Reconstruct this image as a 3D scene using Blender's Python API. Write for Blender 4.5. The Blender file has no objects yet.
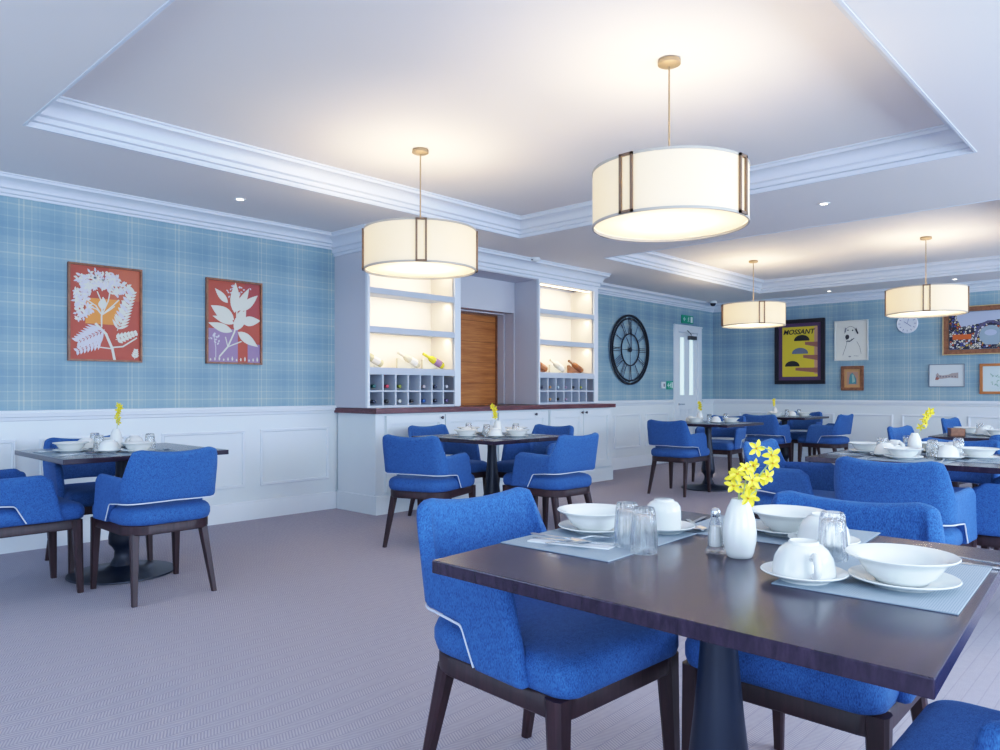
import bpy, bmesh, math, random
from mathutils import Vector, Matrix
random.seed(7)
sc = bpy.context.scene
COL = sc.collection
PI = math.pi
R = math.radians

# ------------------------------------------------------------------ mesh builder
class MB:
    def __init__(s): s.v=[]; s.f=[]; s.m=[]
    def add(s, vs, fs, mi=0):
        o=len(s.v); s.v+= [tuple(p) for p in vs]
        for f in fs: s.f.append([i+o for i in f]); s.m.append(mi)
    def box(s,x0,x1,y0,y1,z0,z1,mi=0):
        vs=[(x0,y0,z0),(x1,y0,z0),(x1,y1,z0),(x0,y1,z0),(x0,y0,z1),(x1,y0,z1),(x1,y1,z1),(x0,y1,z1)]
        s.add(vs,[(0,3,2,1),(4,5,6,7),(0,1,5,4),(1,2,6,5),(2,3,7,6),(3,0,4,7)],mi)
    def rings(s,rings,mi=0,cap0=True,cap1=True,closed=True):
        n=len(rings[0]); vs=[p for r in rings for p in r]; fs=[]
        for i in range(len(rings)-1):
            for j in range(n if closed else n-1):
                k=(j+1)%n
                fs.append((i*n+j,i*n+k,(i+1)*n+k,(i+1)*n+j))
        if cap0: fs.append(tuple(range(n))[::-1])
        if cap1: fs.append(tuple((len(rings)-1)*n+j for j in range(n)))
        s.add(vs,fs,mi)
    def lathe(s,prof,n=32,c=(0,0,0),mi=0,mat=None,cap0=True,cap1=True):
        rr=[]
        for r,z in prof:
            r=max(r,1e-5)
            ring=[Vector((r*math.cos(2*PI*j/n),r*math.sin(2*PI*j/n),z)) for j in range(n)]
            if mat: ring=[mat@p for p in ring]
            rr.append([(p[0]+c[0],p[1]+c[1],p[2]+c[2]) for p in ring])
        s.rings(rr,mi,cap0,cap1)
    def tube(s,pts,r,n=8,mi=0):
        pts=[Vector(p) for p in pts]; rr=[]
        rad=r if isinstance(r,(list,tuple)) else [r]*len(pts)
        up=Vector((0,0,1))
        prev=None
        for i,p in enumerate(pts):
            t=(pts[min(i+1,len(pts)-1)]-pts[max(i-1,0)]).normalized()
            if prev is None:
                a=t.cross(up)
                if a.length<.05: a=t.cross(Vector((1,0,0)))
            else:
                a=prev-t*prev.dot(t)
            a.normalize(); prev=a
            b=t.cross(a)
            rr.append([p+(a*math.cos(2*PI*j/n)+b*math.sin(2*PI*j/n))*rad[i] for j in range(n)])
        s.rings(rr,mi)
    def prism(s,poly,axis,a,b,mi=0):
        # poly list of 2D, extruded along axis between a and b
        def mk(p,t):
            return {'x':(t,p[0],p[1]),'y':(p[0],t,p[1]),'z':(p[0],p[1],t)}[axis]
        s.rings([[mk(p,a) for p in poly],[mk(p,b) for p in poly]],mi)
    def sphere(s,c,r,n=12,sc3=(1,1,1),mi=0):
        pr=[(math.sin(PI*i/(n//2+1)),-math.cos(PI*i/(n//2+1))) for i in range(n//2+2)]
        rr=[[(c[0]+r*sc3[0]*a*math.cos(2*PI*j/n),c[1]+r*sc3[1]*a*math.sin(2*PI*j/n),c[2]+r*sc3[2]*z) for j in range(n)] for a,z in [(max(a,1e-4),z) for a,z in pr]]
        s.rings(rr,mi)
    def build(s,name,mats,parent=None,smooth=None,bevel=None,loc=None,rz=0,sub=0):
        me=bpy.data.meshes.new(name); me.from_pydata(s.v,[],s.f)
        if not isinstance(mats,(list,tuple)): mats=[mats]
        for m in mats: me.materials.append(m)
        me.polygons.foreach_set('material_index',s.m)
        bm=bmesh.new(); bm.from_mesh(me); bmesh.ops.recalc_face_normals(bm,faces=bm.faces); bm.to_mesh(me); bm.free()
        if smooth is not None:
            me.polygons.foreach_set('use_smooth',[True]*len(me.polygons))
            try: me.set_sharp_from_angle(angle=R(smooth))
            except Exception: pass
        o=bpy.data.objects.new(name,me); COL.objects.link(o)
        if parent: o.parent=parent
        if loc: o.location=loc
        o.rotation_euler=(0,0,rz)
        if bevel:
            b=o.modifiers.new('b','BEVEL'); b.width=bevel; b.segments=2; b.limit_method='ANGLE'; b.angle_limit=R(40)
        if sub:
            b=o.modifiers.new('s','SUBSURF'); b.levels=sub; b.render_levels=sub
        return o

def tag(o,label=None,cat=None,group=None,kind=None):
    if label: o['label']=label
    if cat: o['category']=cat
    if group: o['group']=group
    if kind: o['kind']=kind
    return o
def empty(name,loc=(0,0,0),rz=0,label=None,cat=None,group=None,kind=None):
    o=bpy.data.objects.new(name,None); COL.objects.link(o); o.location=loc; o.rotation_euler=(0,0,rz); o.empty_display_size=.1
    return tag(o,label,cat,group,kind)
def struct(name,mb,mats,**k):
    o=mb.build(name,mats,**k)
    if o.parent is None: o['kind']='structure'
    return o
def kids(o): return [c for c in COL.objects if c.parent==o]
CH={}
def dup(root,loc,rz,label=None,group=None,cat=None):
    if root.name not in CH:
        CH[root.name]=[(c,kids(c)) for c in kids(root)]
    r=root.copy(); COL.objects.link(r); r.location=loc; r.rotation_euler=(0,0,rz)
    if label: r['label']=label
    if group: r['group']=group
    if cat: r['category']=cat
    for c,gs in CH[root.name]:
        d=c.copy(); COL.objects.link(d); d.parent=r
        for g in gs:
            e=g.copy(); COL.objects.link(e); e.parent=d
    return r
class Proto:
    """first use places the original, later uses copy it"""
    def __init__(s,root): s.root=root; s.used=False; CH[root.name]=[(c,kids(c)) for c in kids(root)]
    def put(s,loc,rz,label,group=None):
        if not s.used:
            s.used=True; s.root.location=loc; s.root.rotation_euler=(0,0,rz); s.root['label']=label
            if group: s.root['group']=group
            return s.root
        return dup(s.root,loc,rz,label,group)

# ------------------------------------------------------------------ materials
def mat(name,col,rough=.5,metal=0,**k):
    m=bpy.data.materials.new(name); m.use_nodes=True
    b=m.node_tree.nodes['Principled BSDF']
    b.inputs['Base Color'].default_value=(*col,1); b.inputs['Roughness'].default_value=rough; b.inputs['Metallic'].default_value=metal
    for kk,v in k.items():
        b.inputs[kk.replace('_',' ')].default_value=v
    return m
def N(m,t,**k):
    n=m.node_tree.nodes.new(t)
    for a,b in k.items(): setattr(n,a,b)
    return n
def L(m,a,b): m.node_tree.links.new(a,b)
def bsdf(m): return m.node_tree.nodes['Principled BSDF']
def math_(m,op,a,b=None,c=None):
    n=N(m,'ShaderNodeMath',operation=op)
    for i,x in enumerate((a,b,c)):
        if x is None: continue
        if isinstance(x,(int,float)): n.inputs[i].default_value=x
        else: L(m,x,n.inputs[i])
    return n.outputs[0]
def mixc(m,f,a,b,blend='MIX'):
    n=N(m,'ShaderNodeMix',data_type='RGBA',blend_type=blend)
    for i,x in ((0,f),(6,a),(7,b)):
        if isinstance(x,(int,float)): n.inputs[i].default_value=x
        elif isinstance(x,tuple): n.inputs[i].default_value=(*x,1) if len(x)==3 else x
        else: L(m,x,n.inputs[i])
    return n.outputs[2]
def ramp(m,fac,stops,interp='LINEAR'):
    n=N(m,'ShaderNodeValToRGB'); cr=n.color_ramp; cr.interpolation=interp
    while len(cr.elements)<len(stops): cr.elements.new(.5)
    for e,(p,c) in zip(cr.elements,stops):
        e.position=p; e.color=(c,c,c,1) if isinstance(c,(int,float)) else (*c,1)
    L(m,fac,n.inputs[0]); return n.outputs[0]
def noise(m,scale,vec=None,detail=3,rough=.5):
    n=N(m,'ShaderNodeTexNoise'); n.inputs['Scale'].default_value=scale; n.inputs['Detail'].default_value=detail; n.inputs['Roughness'].default_value=rough
    if vec is not None: L(m,vec,n.inputs['Vector'])
    return n.outputs[0]
def objco(m): return N(m,'ShaderNodeTexCoord').outputs['Object']
def sep(m,v):
    n=N(m,'ShaderNodeSeparateXYZ'); L(m,v,n.inputs[0]); return n.outputs
def comb(m,x,y,z):
    n=N(m,'ShaderNodeCombineXYZ')
    for i,a in enumerate((x,y,z)):
        if isinstance(a,(int,float)): n.inputs[i].default_value=a
        else: L(m,a,n.inputs[i])
    return n.outputs[0]
def bump(m,h,st=.2,dist=.01):
    n=N(m,'ShaderNodeBump'); n.inputs['Strength'].default_value=st; n.inputs['Distance'].default_value=dist
    L(m,h,n.inputs['Height']); L(m,n.outputs[0],bsdf(m).inputs['Normal'])

def tartan(name,axis):
    m=mat(name,(.3,.45,.6),.75)
    g=N(m,'ShaderNodeNewGeometry').outputs['Position']; s=sep(m,g)
    u=math_(m,'FRACT',math_(m,'DIVIDE',s[axis],.36)); v=math_(m,'FRACT',math_(m,'DIVIDE',s[2],.34))
    st=[(0,.35),(.04,1),(.065,.42),(.12,1),(.145,.45),(.26,.9),(.28,.45),(.36,.3),(.40,.62),(.415,.25),(.58,.12),(.66,.5),(.675,.12),(.80,.28),(.86,.75),(.875,.3)]
    a=ramp(m,u,st,'CONSTANT'); 
    b=ramp(m,v,[(0,.5),(.05,.95),(.08,.45),(.2,.4),(.24,.85),(.26,.35),(.4,.1),(.55,.55),(.57,.05),(.7,.2),(.8,.6),(.82,.3),(.95,.45)],'CONSTANT')
    w=math_(m,'ADD',math_(m,'MULTIPLY',a,.5),math_(m,'MULTIPLY',b,.5))
    nn=noise(m,160,detail=2)
    w=math_(m,'ADD',w,math_(m,'MULTIPLY',math_(m,'SUBTRACT',nn,.5),.18))
    lo=noise(m,.9,g,2)
    c=ramp(m,w,TART)
    c=mixc(m,math_(m,'MULTIPLY',lo,.22),c,(.50,.62,.60))
    L(m,c,bsdf(m).inputs['Base Color']); return m
TART=[(0,(.15,.26,.38)),(.35,(.23,.35,.44)),(.65,(.34,.445,.485)),(1,(.54,.57,.50))]
M={}
M['tart_y']=tartan('tartan_wallpaper_side',0); M['tart_x']=tartan('tartan_wallpaper_back',1)
M['dado']=mat('dado_paint',(.72,.78,.82),.45)
M['trim']=mat('trim_paint',(.74,.79,.85),.45)
M['cornice']=mat('cornice_paint',(.68,.72,.80),.5)
M['ceil']=mat('ceiling_paint',(.80,.765,.755),.8)
M['pier']=mat('grey_paint',(.56,.56,.62),.55)
M['cab']=mat('cabinet_paint',(.70,.76,.80),.4)
M['shelfpaint']=mat('shelf_paint',(.52,.57,.66),.5)
M['shelfback']=mat('shelf_back_paint',(.80,.74,.64),.6)
M['gold']=mat('aged_brass',(.34,.25,.15),.45,.3)
M['bronze']=mat('bronze_frame',(.22,.14,.09),.5,.2)
M['black']=mat('black_metal',(.015,.02,.035),.5,.3)
M['white']=mat('glazed_white_china',(.74,.755,.735),.14)
M['steel']=mat('polished_steel',(.62,.64,.68),.2,1)
M['piping']=mat('white_piping',(.62,.66,.78),.5)
M['whiteplastic']=mat('white_plastic',(.75,.78,.8),.4)
M['signgreen']=mat('sign_green',(.0,.33,.2),.4)
M['signwhite']=mat('sign_white',(.75,.85,.82),.4)
M['salt']=mat('salt',(.8,.8,.78),.9)
M['stem']=mat('green_stem',(.35,.45,.15),.6)
M['yellow']=mat('yellow_petal',(.78,.66,.03),.5,0,Subsurface_Weight=0.0)
M['petalcentre']=mat('petal_centre',(.55,.22,.01),.5)
M['napkin']=mat('pale_napkin',(.66,.68,.70),.9)
M['ped']=mat('dark_cast_iron',(.006,.013,.034),.42,.1)

def glass(name,col=(1,1,1),rough=0.02):
    m=mat(name,col,rough); b=bsdf(m); b.inputs['Transmission Weight'].default_value=1; b.inputs['IOR'].default_value=1.45
    # let shadow rays through thin ware by mixing a little transparency
    tr=N(m,'ShaderNodeBsdfTransparent'); mx=N(m,'ShaderNodeMixShader'); mx.inputs[0].default_value=.35
    out=m.node_tree.nodes['Material Output']
    L(m,b.outputs[0],mx.inputs[1]); L(m,tr.outputs[0],mx.inputs[2]); L(m,mx.outputs[0],out.inputs[0])
    return m
M['glass']=glass('clear_glass')
def emis(name,col,st):
    m=bpy.data.materials.new(name); m.use_nodes=True; nt=m.node_tree; nt.nodes.remove(nt.nodes['Principled BSDF'])
    e=nt.nodes.new('ShaderNodeEmission'); e.inputs[0].default_value=(*col,1); e.inputs[1].default_value=st
    nt.links.new(e.outputs[0],nt.nodes['Material Output'].inputs[0]); return m
M['led']=emis('warm_led',(1,.80,.52),5)
M['downglow']=emis('downlight_lamp',(1,.9,.75),9)

# fabric
def fabric(name,a,b,sc_=1):
    m=mat(name,a,.85,0,Sheen_Weight=.12,Sheen_Roughness=.5); bsdf(m).inputs['Sheen Tint'].default_value=(.3,.5,1,1)
    o=objco(m)
    mp=N(m,'ShaderNodeMapping'); mp.inputs['Scale'].default_value=(1,1,.35); L(m,o,mp.inputs[0])
    n1=noise(m,420,mp.outputs[0],2,.6); n2=noise(m,60,o,2)
    f=math_(m,'ADD',math_(m,'MULTIPLY',n1,.8),math_(m,'MULTIPLY',n2,.2))
    c=ramp(m,f,[(.32,a),(.68,b)])
    L(m,c,bsdf(m).inputs['Base Color']); bump(m,n1,.35,.002); return m
M['blue']=fabric('royal_blue_weave',(.005,.042,.165),(.042,.155,.43))
# woods
def wood(name,a,b,scale=(1,14,14),rough=.35,n=3,rot=0,spec=.5):
    m=mat(name,a,rough); o=objco(m)
    mp=N(m,'ShaderNodeMapping'); mp.inputs['Scale'].default_value=scale; mp.inputs['Rotation'].default_value=(0,0,rot); L(m,o,mp.inputs[0])
    n1=noise(m,n,mp.outputs[0],6,.65)
    c=ramp(m,n1,[(.30,a),(.5,tuple((x+y)/2 for x,y in zip(a,b))),(.70,b)])
    L(m,c,bsdf(m).inputs['Base Color']); bump(m,n1,.12,.002); return m
M['walnut']=wood('dark_walnut_top',(.010,.006,.018),(.042,.026,.050),(1.5,22,6),.22,3)
M['legwood']=wood('dark_leg_wood',(.014,.005,.009),(.045,.016,.022),(20,20,2),.45,3)
M['barwood']=wood('mahogany_worktop',(.07,.02,.03),(.20,.075,.08),(1.5,20,20),.35,3)
M['doorwood']=wood('oak_door_wood',(.32,.10,.022),(.58,.23,.06),(1.0,5,16),.5,2.2)
M['frame_br']=wood('brown_frame_wood',(.16,.06,.03),(.32,.14,.07),(8,8,8),.4,3)

def carpet():
    m=mat('taupe_herringbone_carpet',(.4,.4,.45),.95)
    g=N(m,'ShaderNodeNewGeometry').outputs['Position']; s=sep(m,g)
    y=math_(m,'DIVIDE',s[1],.050); fy=math_(m,'FRACT',y); fl=math_(m,'FLOOR',y)
    par=math_(m,'MODULO',math_(m,'ABSOLUTE',fl),2.0)
    sl=math_(m,'SUBTRACT',math_(m,'MULTIPLY',par,2),1)
    d=math_(m,'ADD',math_(m,'DIVIDE',s[0],.011),math_(m,'MULTIPLY',math_(m,'MULTIPLY',fy,sl),2.2))
    st=math_(m,'FRACT',d)
    st=ramp(m,st,[(0,0),(.25,1),(.55,1),(.8,0)])
    edge=ramp(m,fy,[(0,0),(.06,1),(.94,1),(1,0)])
    h=math_(m,'MULTIPLY',st,edge)
    n1=noise(m,300,g,2); n2=noise(m,3,g,3); n3=noise(m,30,g,2)
    f=math_(m,'ADD',math_(m,'MULTIPLY',h,.42),math_(m,'MULTIPLY',n1,.30))
    f=math_(m,'ADD',f,math_(m,'MULTIPLY',n3,.18))
    c=ramp(m,f,[(.15,(.225,.21,.265)),(.55,(.40,.365,.41)),(.9,(.53,.485,.52))])
    c=mixc(m,math_(m,'MULTIPLY',n2,.35),c,(.40,.365,.42))
    L(m,c,bsdf(m).inputs['Base Color']); bump(m,f,.3,.004); return m
M['carpet']=carpet()

def placemat():
    m=mat('grey_woven_placemat',(.3,.35,.4),.8); o=objco(m); s=sep(m,o)
    a=math_(m,'FRACT',math_(m,'DIVIDE',s[0],.006)); b=math_(m,'FRACT',math_(m,'DIVIDE',s[1],.004))
    w=math_(m,'MULTIPLY',math_(m,'GREATER_THAN',a,.3),math_(m,'GREATER_THAN',b,.3))
    c=mixc(m,w,(.22,.27,.33),(.36,.42,.47)); L(m,c,bsdf(m).inputs['Base Color']); bump(m,w,.3,.001); return m
M['mat']=placemat()

def shade_mat(name,col,tr,em):
    m=bpy.data.materials.new(name); m.use_nodes=True; nt=m.node_tree; nt.nodes.remove(nt.nodes['Principled BSDF'])
    d=nt.nodes.new('ShaderNodeBsdfDiffuse'); d.inputs[0].default_value=(*col,1)
    t=nt.nodes.new('ShaderNodeBsdfTranslucent'); t.inputs[0].default_value=(*col,1)
    mx=nt.nodes.new('ShaderNodeMixShader'); mx.inputs[0].default_value=tr
    e=nt.nodes.new('ShaderNodeEmission'); e.inputs[0].default_value=(1,.86,.62,1); e.inputs[1].default_value=em
    ad=nt.nodes.new('ShaderNodeAddShader')
    L(m,d.outputs[0],mx.inputs[1]); L(m,t.outputs[0],mx.inputs[2]); L(m,mx.outputs[0],ad.inputs[0]); L(m,e.outputs[0],ad.inputs[1])
    L(m,ad.outputs[0],nt.nodes['Material Output'].inputs[0]); return m
M['shade']=shade_mat('cream_linen_shade',(.86,.80,.66),.35,.14)
M['diff']=shade_mat('frosted_diffuser',(.86,.80,.68),.5,.12)

# ------------------------------------------------------------------ room
W=5.93; XB=11.65; X0=-1.8; Y0=-2.2; ZC=2.578; ZT=2.747
fl=MB(); fl.box(X0-.3,XB+.3,Y0-.3,W+.6,-.1,0); struct('floor',fl,M['carpet'])
TR=[(1.18,5.30,.96,4.70),(6.73,10.75,.96,4.72)]
c=MB()
for (a,b) in ((X0-.3,TR[0][0]),(TR[0][1],TR[1][0]),(TR[1][1],XB+.3)): c.box(a,b,Y0-.3,W+.6,ZC,ZC+.1)
for (a,b,p,q) in TR:
    c.box(a,b,Y0-.3,p,ZC,ZC+.1); c.box(a,b,q,W+.6,ZC,ZC+.1)
    c.box(a-.05,b+.05,p-.05,q+.05,ZT,ZT+.1)
    c.box(a-.06,a,p-.05,q+.05,ZC+.05,ZT+.05); c.box(b,b+.06,p-.05,q+.05,ZC+.05,ZT+.05)
    c.box(a,b,p-.06,p,ZC+.05,ZT+.05); c.box(a,b,q,q+.06,ZC+.05,ZT+.05)
struct('ceiling',c,M['ceil'])

def wallseg(mb,x0,x1,y0,y1,z0,z1):
    s=.935
    if z0<s: mb.box(x0,x1,y0,y1,z0,min(z1,s),1)
    if z1>s: mb.box(x0,x1,y0,y1,max(z0,s),z1,0)
OX0,OX1=5.16,6.42
DX0,DX1=10.44,11.10
wl=MB()
wallseg(wl,X0,OX0,W,W+.25,0,ZC+.05); wallseg(wl,OX1,DX0,W,W+.25,0,ZC+.05)
wallseg(wl,OX0,OX1,W,W+.25,2.02,ZC+.05); wallseg(wl,DX0,DX1,W,W+.25,2.06,ZC+.05); wallseg(wl,DX1,XB+.25,W,W+.25,0,ZC+.05)
struct('wall_left',wl,[M['tart_y'],M['dado']])
wb=MB(); wallseg(wb,XB,XB+.25,Y0,W,0,ZC+.05); struct('wall_back',wb,[M['tart_x'],M['dado']])
# window wall (right) with four openings, and the wall behind the camera with two
def winwall(name,axis,fix,rng,wins,z0,z1,mats):
    mb=MB(); cur=rng[0]
    def seg(a,b,p,q):
        if axis=='x': wallseg(mb,a,b,fix-.25,fix,p,q)
        else: wallseg(mb,fix-.25,fix,a,b,p,q)
    for a,b in wins:
        seg(cur,a,0,ZC+.05); seg(a,b,0,z0); seg(a,b,z1,ZC+.05); cur=b
    seg(cur,rng[1],0,ZC+.05)
    return struct(name,mb,mats)
WR=[(-.9,1.0),(2.0,4.4),(5.4,7.8),(8.8,11.0)]
WF=[(-1.2,1.2),(2.6,5.0)]
winwall('wall_right','x',Y0,(X0-.25,XB+.25),WR,.85,2.25,[M['tart_y'],M['dado']])
winwall('wall_front','y',X0,(Y0,W),WF,.85,2.25,[M['tart_x'],M['dado']])
M['pane']=glass('window_glass'); 
def window(i,axis,a,b,fix):
    z0,z1=.85,2.25; t=.05
    fr=MB(); pn=MB()
    def bx(mb,p,q,zz0,zz1,d0,d1):
        if axis=='x': mb.box(p,q,fix-d1,fix-d0,zz0,zz1)
        else: mb.box(fix-d1,fix-d0,p,q,zz0,zz1)
    bx(fr,a,b,z0,z0+t,.08,.16); bx(fr,a,b,z1-t,z1,.08,.16)
    bx(fr,a,a+t,z0+t,z1-t,.08,.16); bx(fr,b-t,b,z0+t,z1-t,.08,.16)
    mid=(a+b)/2; bx(fr,mid-.03,mid+.03,z0+t,z1-t,.08,.16)
    o=struct('window_%d'%i,fr,M['trim']); bx(pn,a+t,b-t,z0+t,z1-t,.115,.12)
    p=pn.build('pane',M['pane'],o)
k=1
for a,b in WR: window(k,'x',a,b,Y0); k+=1
for a,b in WF: window(k,'y',a,b,X0); k+=1

# mouldings -----------------------------------------------------------
def sweep(path,prof,closed=False,side=1):
    """path: 2D points, prof: (out,z) where out is measured to the left*side of travel"""
    mb=MB(); n=len(path); P=[Vector(p) for p in path]; rr=[]
    for i in range(n):
        if closed: a,b,c_=P[i-1],P[i],P[(i+1)%n]
        else: a,b,c_=P[max(i-1,0)],P[i],P[min(i+1,n-1)]
        d1=(b-a).normalized() if (b-a).length>1e-6 else (c_-b).normalized()
        d2=(c_-b).normalized() if (c_-b).length>1e-6 else d1
        n1=Vector((-d1.y,d1.x))*side; n2=Vector((-d2.y,d2.x))*side
        m_=(n1+n2); m_/=max(m_.dot(n1),1e-3)*1.0
        m_*=1.0
        rr.append([(b.x+m_.x*o,b.y+m_.y*o,z) for o,z in prof])
    if closed: rr.append(rr[0])
    mb.rings(rr,cap0=not closed,cap1=not closed)
    return mb
def cornice_prof(z0,z1,w):
    h=z1-z0
    pts=[(0,z0),(.10,z0),(.10,z0+.12*h),(.22,z0+.16*h),(.26,z0+.32*h),(.40,z0+.38*h)]
    for t in range(1,6):
        a=t/6*PI/2; pts.append((.40+.38*(1-math.cos(a)),z0+h*(.38+.36*math.sin(a))))
    pts+=[(.80,z0+.78*h),(.90,z0+.80*h),(.92,z0+.92*h),(1,z0+.94*h),(1,z1),(0,z1)]
    return [(a*w,z) for a,z in pts]
cp=cornice_prof(2.445,ZC,.13)
def S(name,path,prof,m='trim',closed=False,side=1): return struct(name,sweep(path,prof,closed,side),M[m],smooth=35)
# interior side is to the right of travel along +x on the left wall => side -1
UX0,UX1,UX2,UX3,UY=4.045,5.196,6.435,7.575,5.42
S('trim_1',[(X0,W),(UX0-.0,W)],cp,'cornice',side=-1)
S('trim_2',[(UX3+.0,W),(XB,W),(XB,Y0)],cp,'cornice',side=-1)
S('trim_3',[(XB,Y0),(X0,Y0),(X0,W)],cp,'cornice',side=-1)
bp=cornice_prof(2.385,ZC,.125)
S('trim_4',[(UX0,W),(UX0,UY),(UX3,UY),(UX3,W)],bp,'cornice',side=-1)
for i,(a,b,p,q) in enumerate(TR):
    S('trim_%d'%(5+i),[(a,p),(b,p),(b,q),(a,q)],cornice_prof(ZC+.004,ZT,.13),'cornice',True,1)
# small lip round the tray edge on the soffit
for i,(a,b,p,q) in enumerate(TR):
    S('trim_%d'%(7+i),[(a,p),(b,p),(b,q),(a,q)],[(-.006,ZC-.004),(.008,ZC-.004),(.008,ZC+.012),(-.006,ZC+.012)],'cornice',True,1)
# chair rail
rp=[(0,.90),(.012,.905),(.016,.925),(.030,.93),(.034,.955),(.026,.962),(.026,.972),(0,.975)]
S('trim_9',[(X0,W),(UX0,W)],rp,side=-1)
S('trim_10',[(7.86,W),(DX0-.13,W)],rp,side=-1)
S('trim_11',[(DX1+.13,W),(XB,W),(XB,Y0)],rp,side=-1)
bbp=[(0,0),(.022,0),(.022,.12),(.014,.14),(.012,.155),(0,.16)]
S('baseboard_left',[(X0,W),(4.06,W)],bbp,side=-1)
S('baseboard_left_far',[(7.86,W),(DX0-.13,W)],bbp,side=-1)
S('baseboard_back',[(DX1+.13,W),(XB,W),(XB,Y0)],bbp,side=-1)
S('baseboard_right',[(XB,Y0),(X0,Y0)],bbp,side=-1)
# panel mouldings (picture-frame mouldings on the dado)
def panel_mb(mb,axis,fix,a,b,z0,z1):
    rr=[]
    for ins,d in ((0,-.004),(0,.010),(.006,.015),(.014,.012),(.018,.016),(.024,.010),(.026,-.004)):
        pts=[(a+ins,z0+ins),(b-ins,z0+ins),(b-ins,z1-ins),(a+ins,z1-ins)]
        rr.append([(p,fix-d,q) if axis=='x' else (fix-d,p,q) for p,q in pts])
    mb.rings(rr,cap0=False,cap1=False)
pm=MB()
x=3.975
while x>X0+.8:
    panel_mb(pm,'x',W,x-.70,x,.285,.775); x-=.845
for a,b in ((7.92,8.56),(8.69,9.37),(9.50,10.17)): panel_mb(pm,'x',W,a,b,.285,.775)
struct('trim_12',pm,M['trim'])
pm=MB(); y=5.46
while y>Y0+.8:
    panel_mb(pm,'y',XB,y-.70,y,.285,.772); y-=.815
struct('trim_13',pm,M['trim'])

# recess behind the bar: stud wall, beam, timber door
rw=MB(); rw.box(UX1+.002,UX2-.002,5.78,W-.002,2.02,2.385); struct('wall_recess_header',rw,M['pier'])
rw=MB(); rw.box(OX1,UX2-.002,5.78,W-.002,.96,2.018); rw.box(OX1-.012,OX1-.001,W,6.045,.96,2.02); rw.box(OX0,OX1-.012,W,6.045,2.008,2.019); struct('wall_recess_jamb',rw,M['pier'])
rw=MB(); rw.box(UX1+.002,UX2-.002,UY+.002,5.778,2.375,2.39); rw.box(UX0+.002,UX3-.002,UY+.01,W-.002,2.394,ZC-.002); struct('ceiling_beam',rw,M['pier'])
d2=MB(); d2.box(OX0-.1,OX1+.1,6.05,6.09,0,2.05)
dd=struct('door_2',d2,M['doorwood'])
g=MB()
for i in range(1,9): g.box(OX0-.05,OX1-.001,6.046,6.0505,.24*i,.24*i+.004)
g.build('groove',mat('groove_dark_brown',(.12,.05,.02),.8),dd)  # thin dark brown strips across the timber door
rv=MB(); rv.box(OX1-.03,OX1-.013,6.03,6.048,0,2.006); rv.box(OX0,OX1-.03,6.03,6.048,1.99,2.006); struct('trim_14',rv,M['frame_br'])

# white door with two narrow panes --------------------------------------
def door():
    fr=MB(); w=.11
    fr.box(DX0-w,DX0+.01,W-.025,W+.06,0,2.15); fr.box(DX1-.01,DX1+w,W-.025,W+.06,0,2.15); fr.box(DX0+.01,DX1-.01,W-.025,W+.06,2.05,2.15)
    fr.box(DX0-w-.01,DX1+w+.01,W-.035,W+.0,2.14,2.165)
    d=struct('door_1',fr,M['trim'],bevel=.006)
    lf=MB(); a,b=DX0+.012,DX1-.012; y0,y1=W+.005,W+.045
    px=[(a+.105,a+.235),(a+.40,a+.53)]
    lf.box(a,b,y0,y1,.005,1.05); lf.box(a,b,y0,y1,1.97,2.045)
    lf.box(a,px[0][0],y0,y1,1.05,1.97); lf.box(px[0][1],px[1][0],y0,y1,1.05,1.97); lf.box(px[1][1],b,y0,y1,1.05,1.97)
    for (p,q) in ((a+.09,a+.27),(a+.36,b-.09)):
        for (r,s,t,u) in ((p,q,.2,.22),(p,q,.80,.82),(p,p+.02,.2,.82),(q-.02,q,.2,.82)): lf.box(r,s,y0-.008,y0,t,u)
    lf.build('door_leaf',M['trim'],d,bevel=.004)
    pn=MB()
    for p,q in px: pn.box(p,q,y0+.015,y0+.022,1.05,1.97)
    m=mat('frosted_glass_daylight_glow',(.75,.88,.85),.3); bsdf(m).inputs['Emission Color'].default_value=(.72,.92,.92,1); bsdf(m).inputs['Emission Strength'].default_value=.55  # emission stands in for daylight from the unseen space behind the door
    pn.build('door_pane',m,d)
    h=MB(); h.tube([(a+.05,y0,.90),(a+.05,y0-.045,.90)],.009); h.tube([(a+.05,y0-.045,.90),(a+.16,y0-.045,.90)],.009)
    h.lathe([(.024,0),(.024,.006)],16,mat=Matrix.Translation((a+.05,y0,.9))@Matrix.Rotation(R(90),4,'X'))
    h.build('door_handle',M['steel'],d,smooth=40)
    cl=MB(); cl.box(b-.30,b-.08,y0-.05,y0,1.94,2.0); cl.tube([(b-.28,y0-.06,2.01),(b-.46,y0-.14,2.02)],.008); cl.tube([(b-.46,y0-.14,2.02),(b-.36,y0-.035,2.08)],.008)
    cl.build('door_closer',mat('grey_metal',(.12,.12,.13),.4,.5),d)
door()

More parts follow.
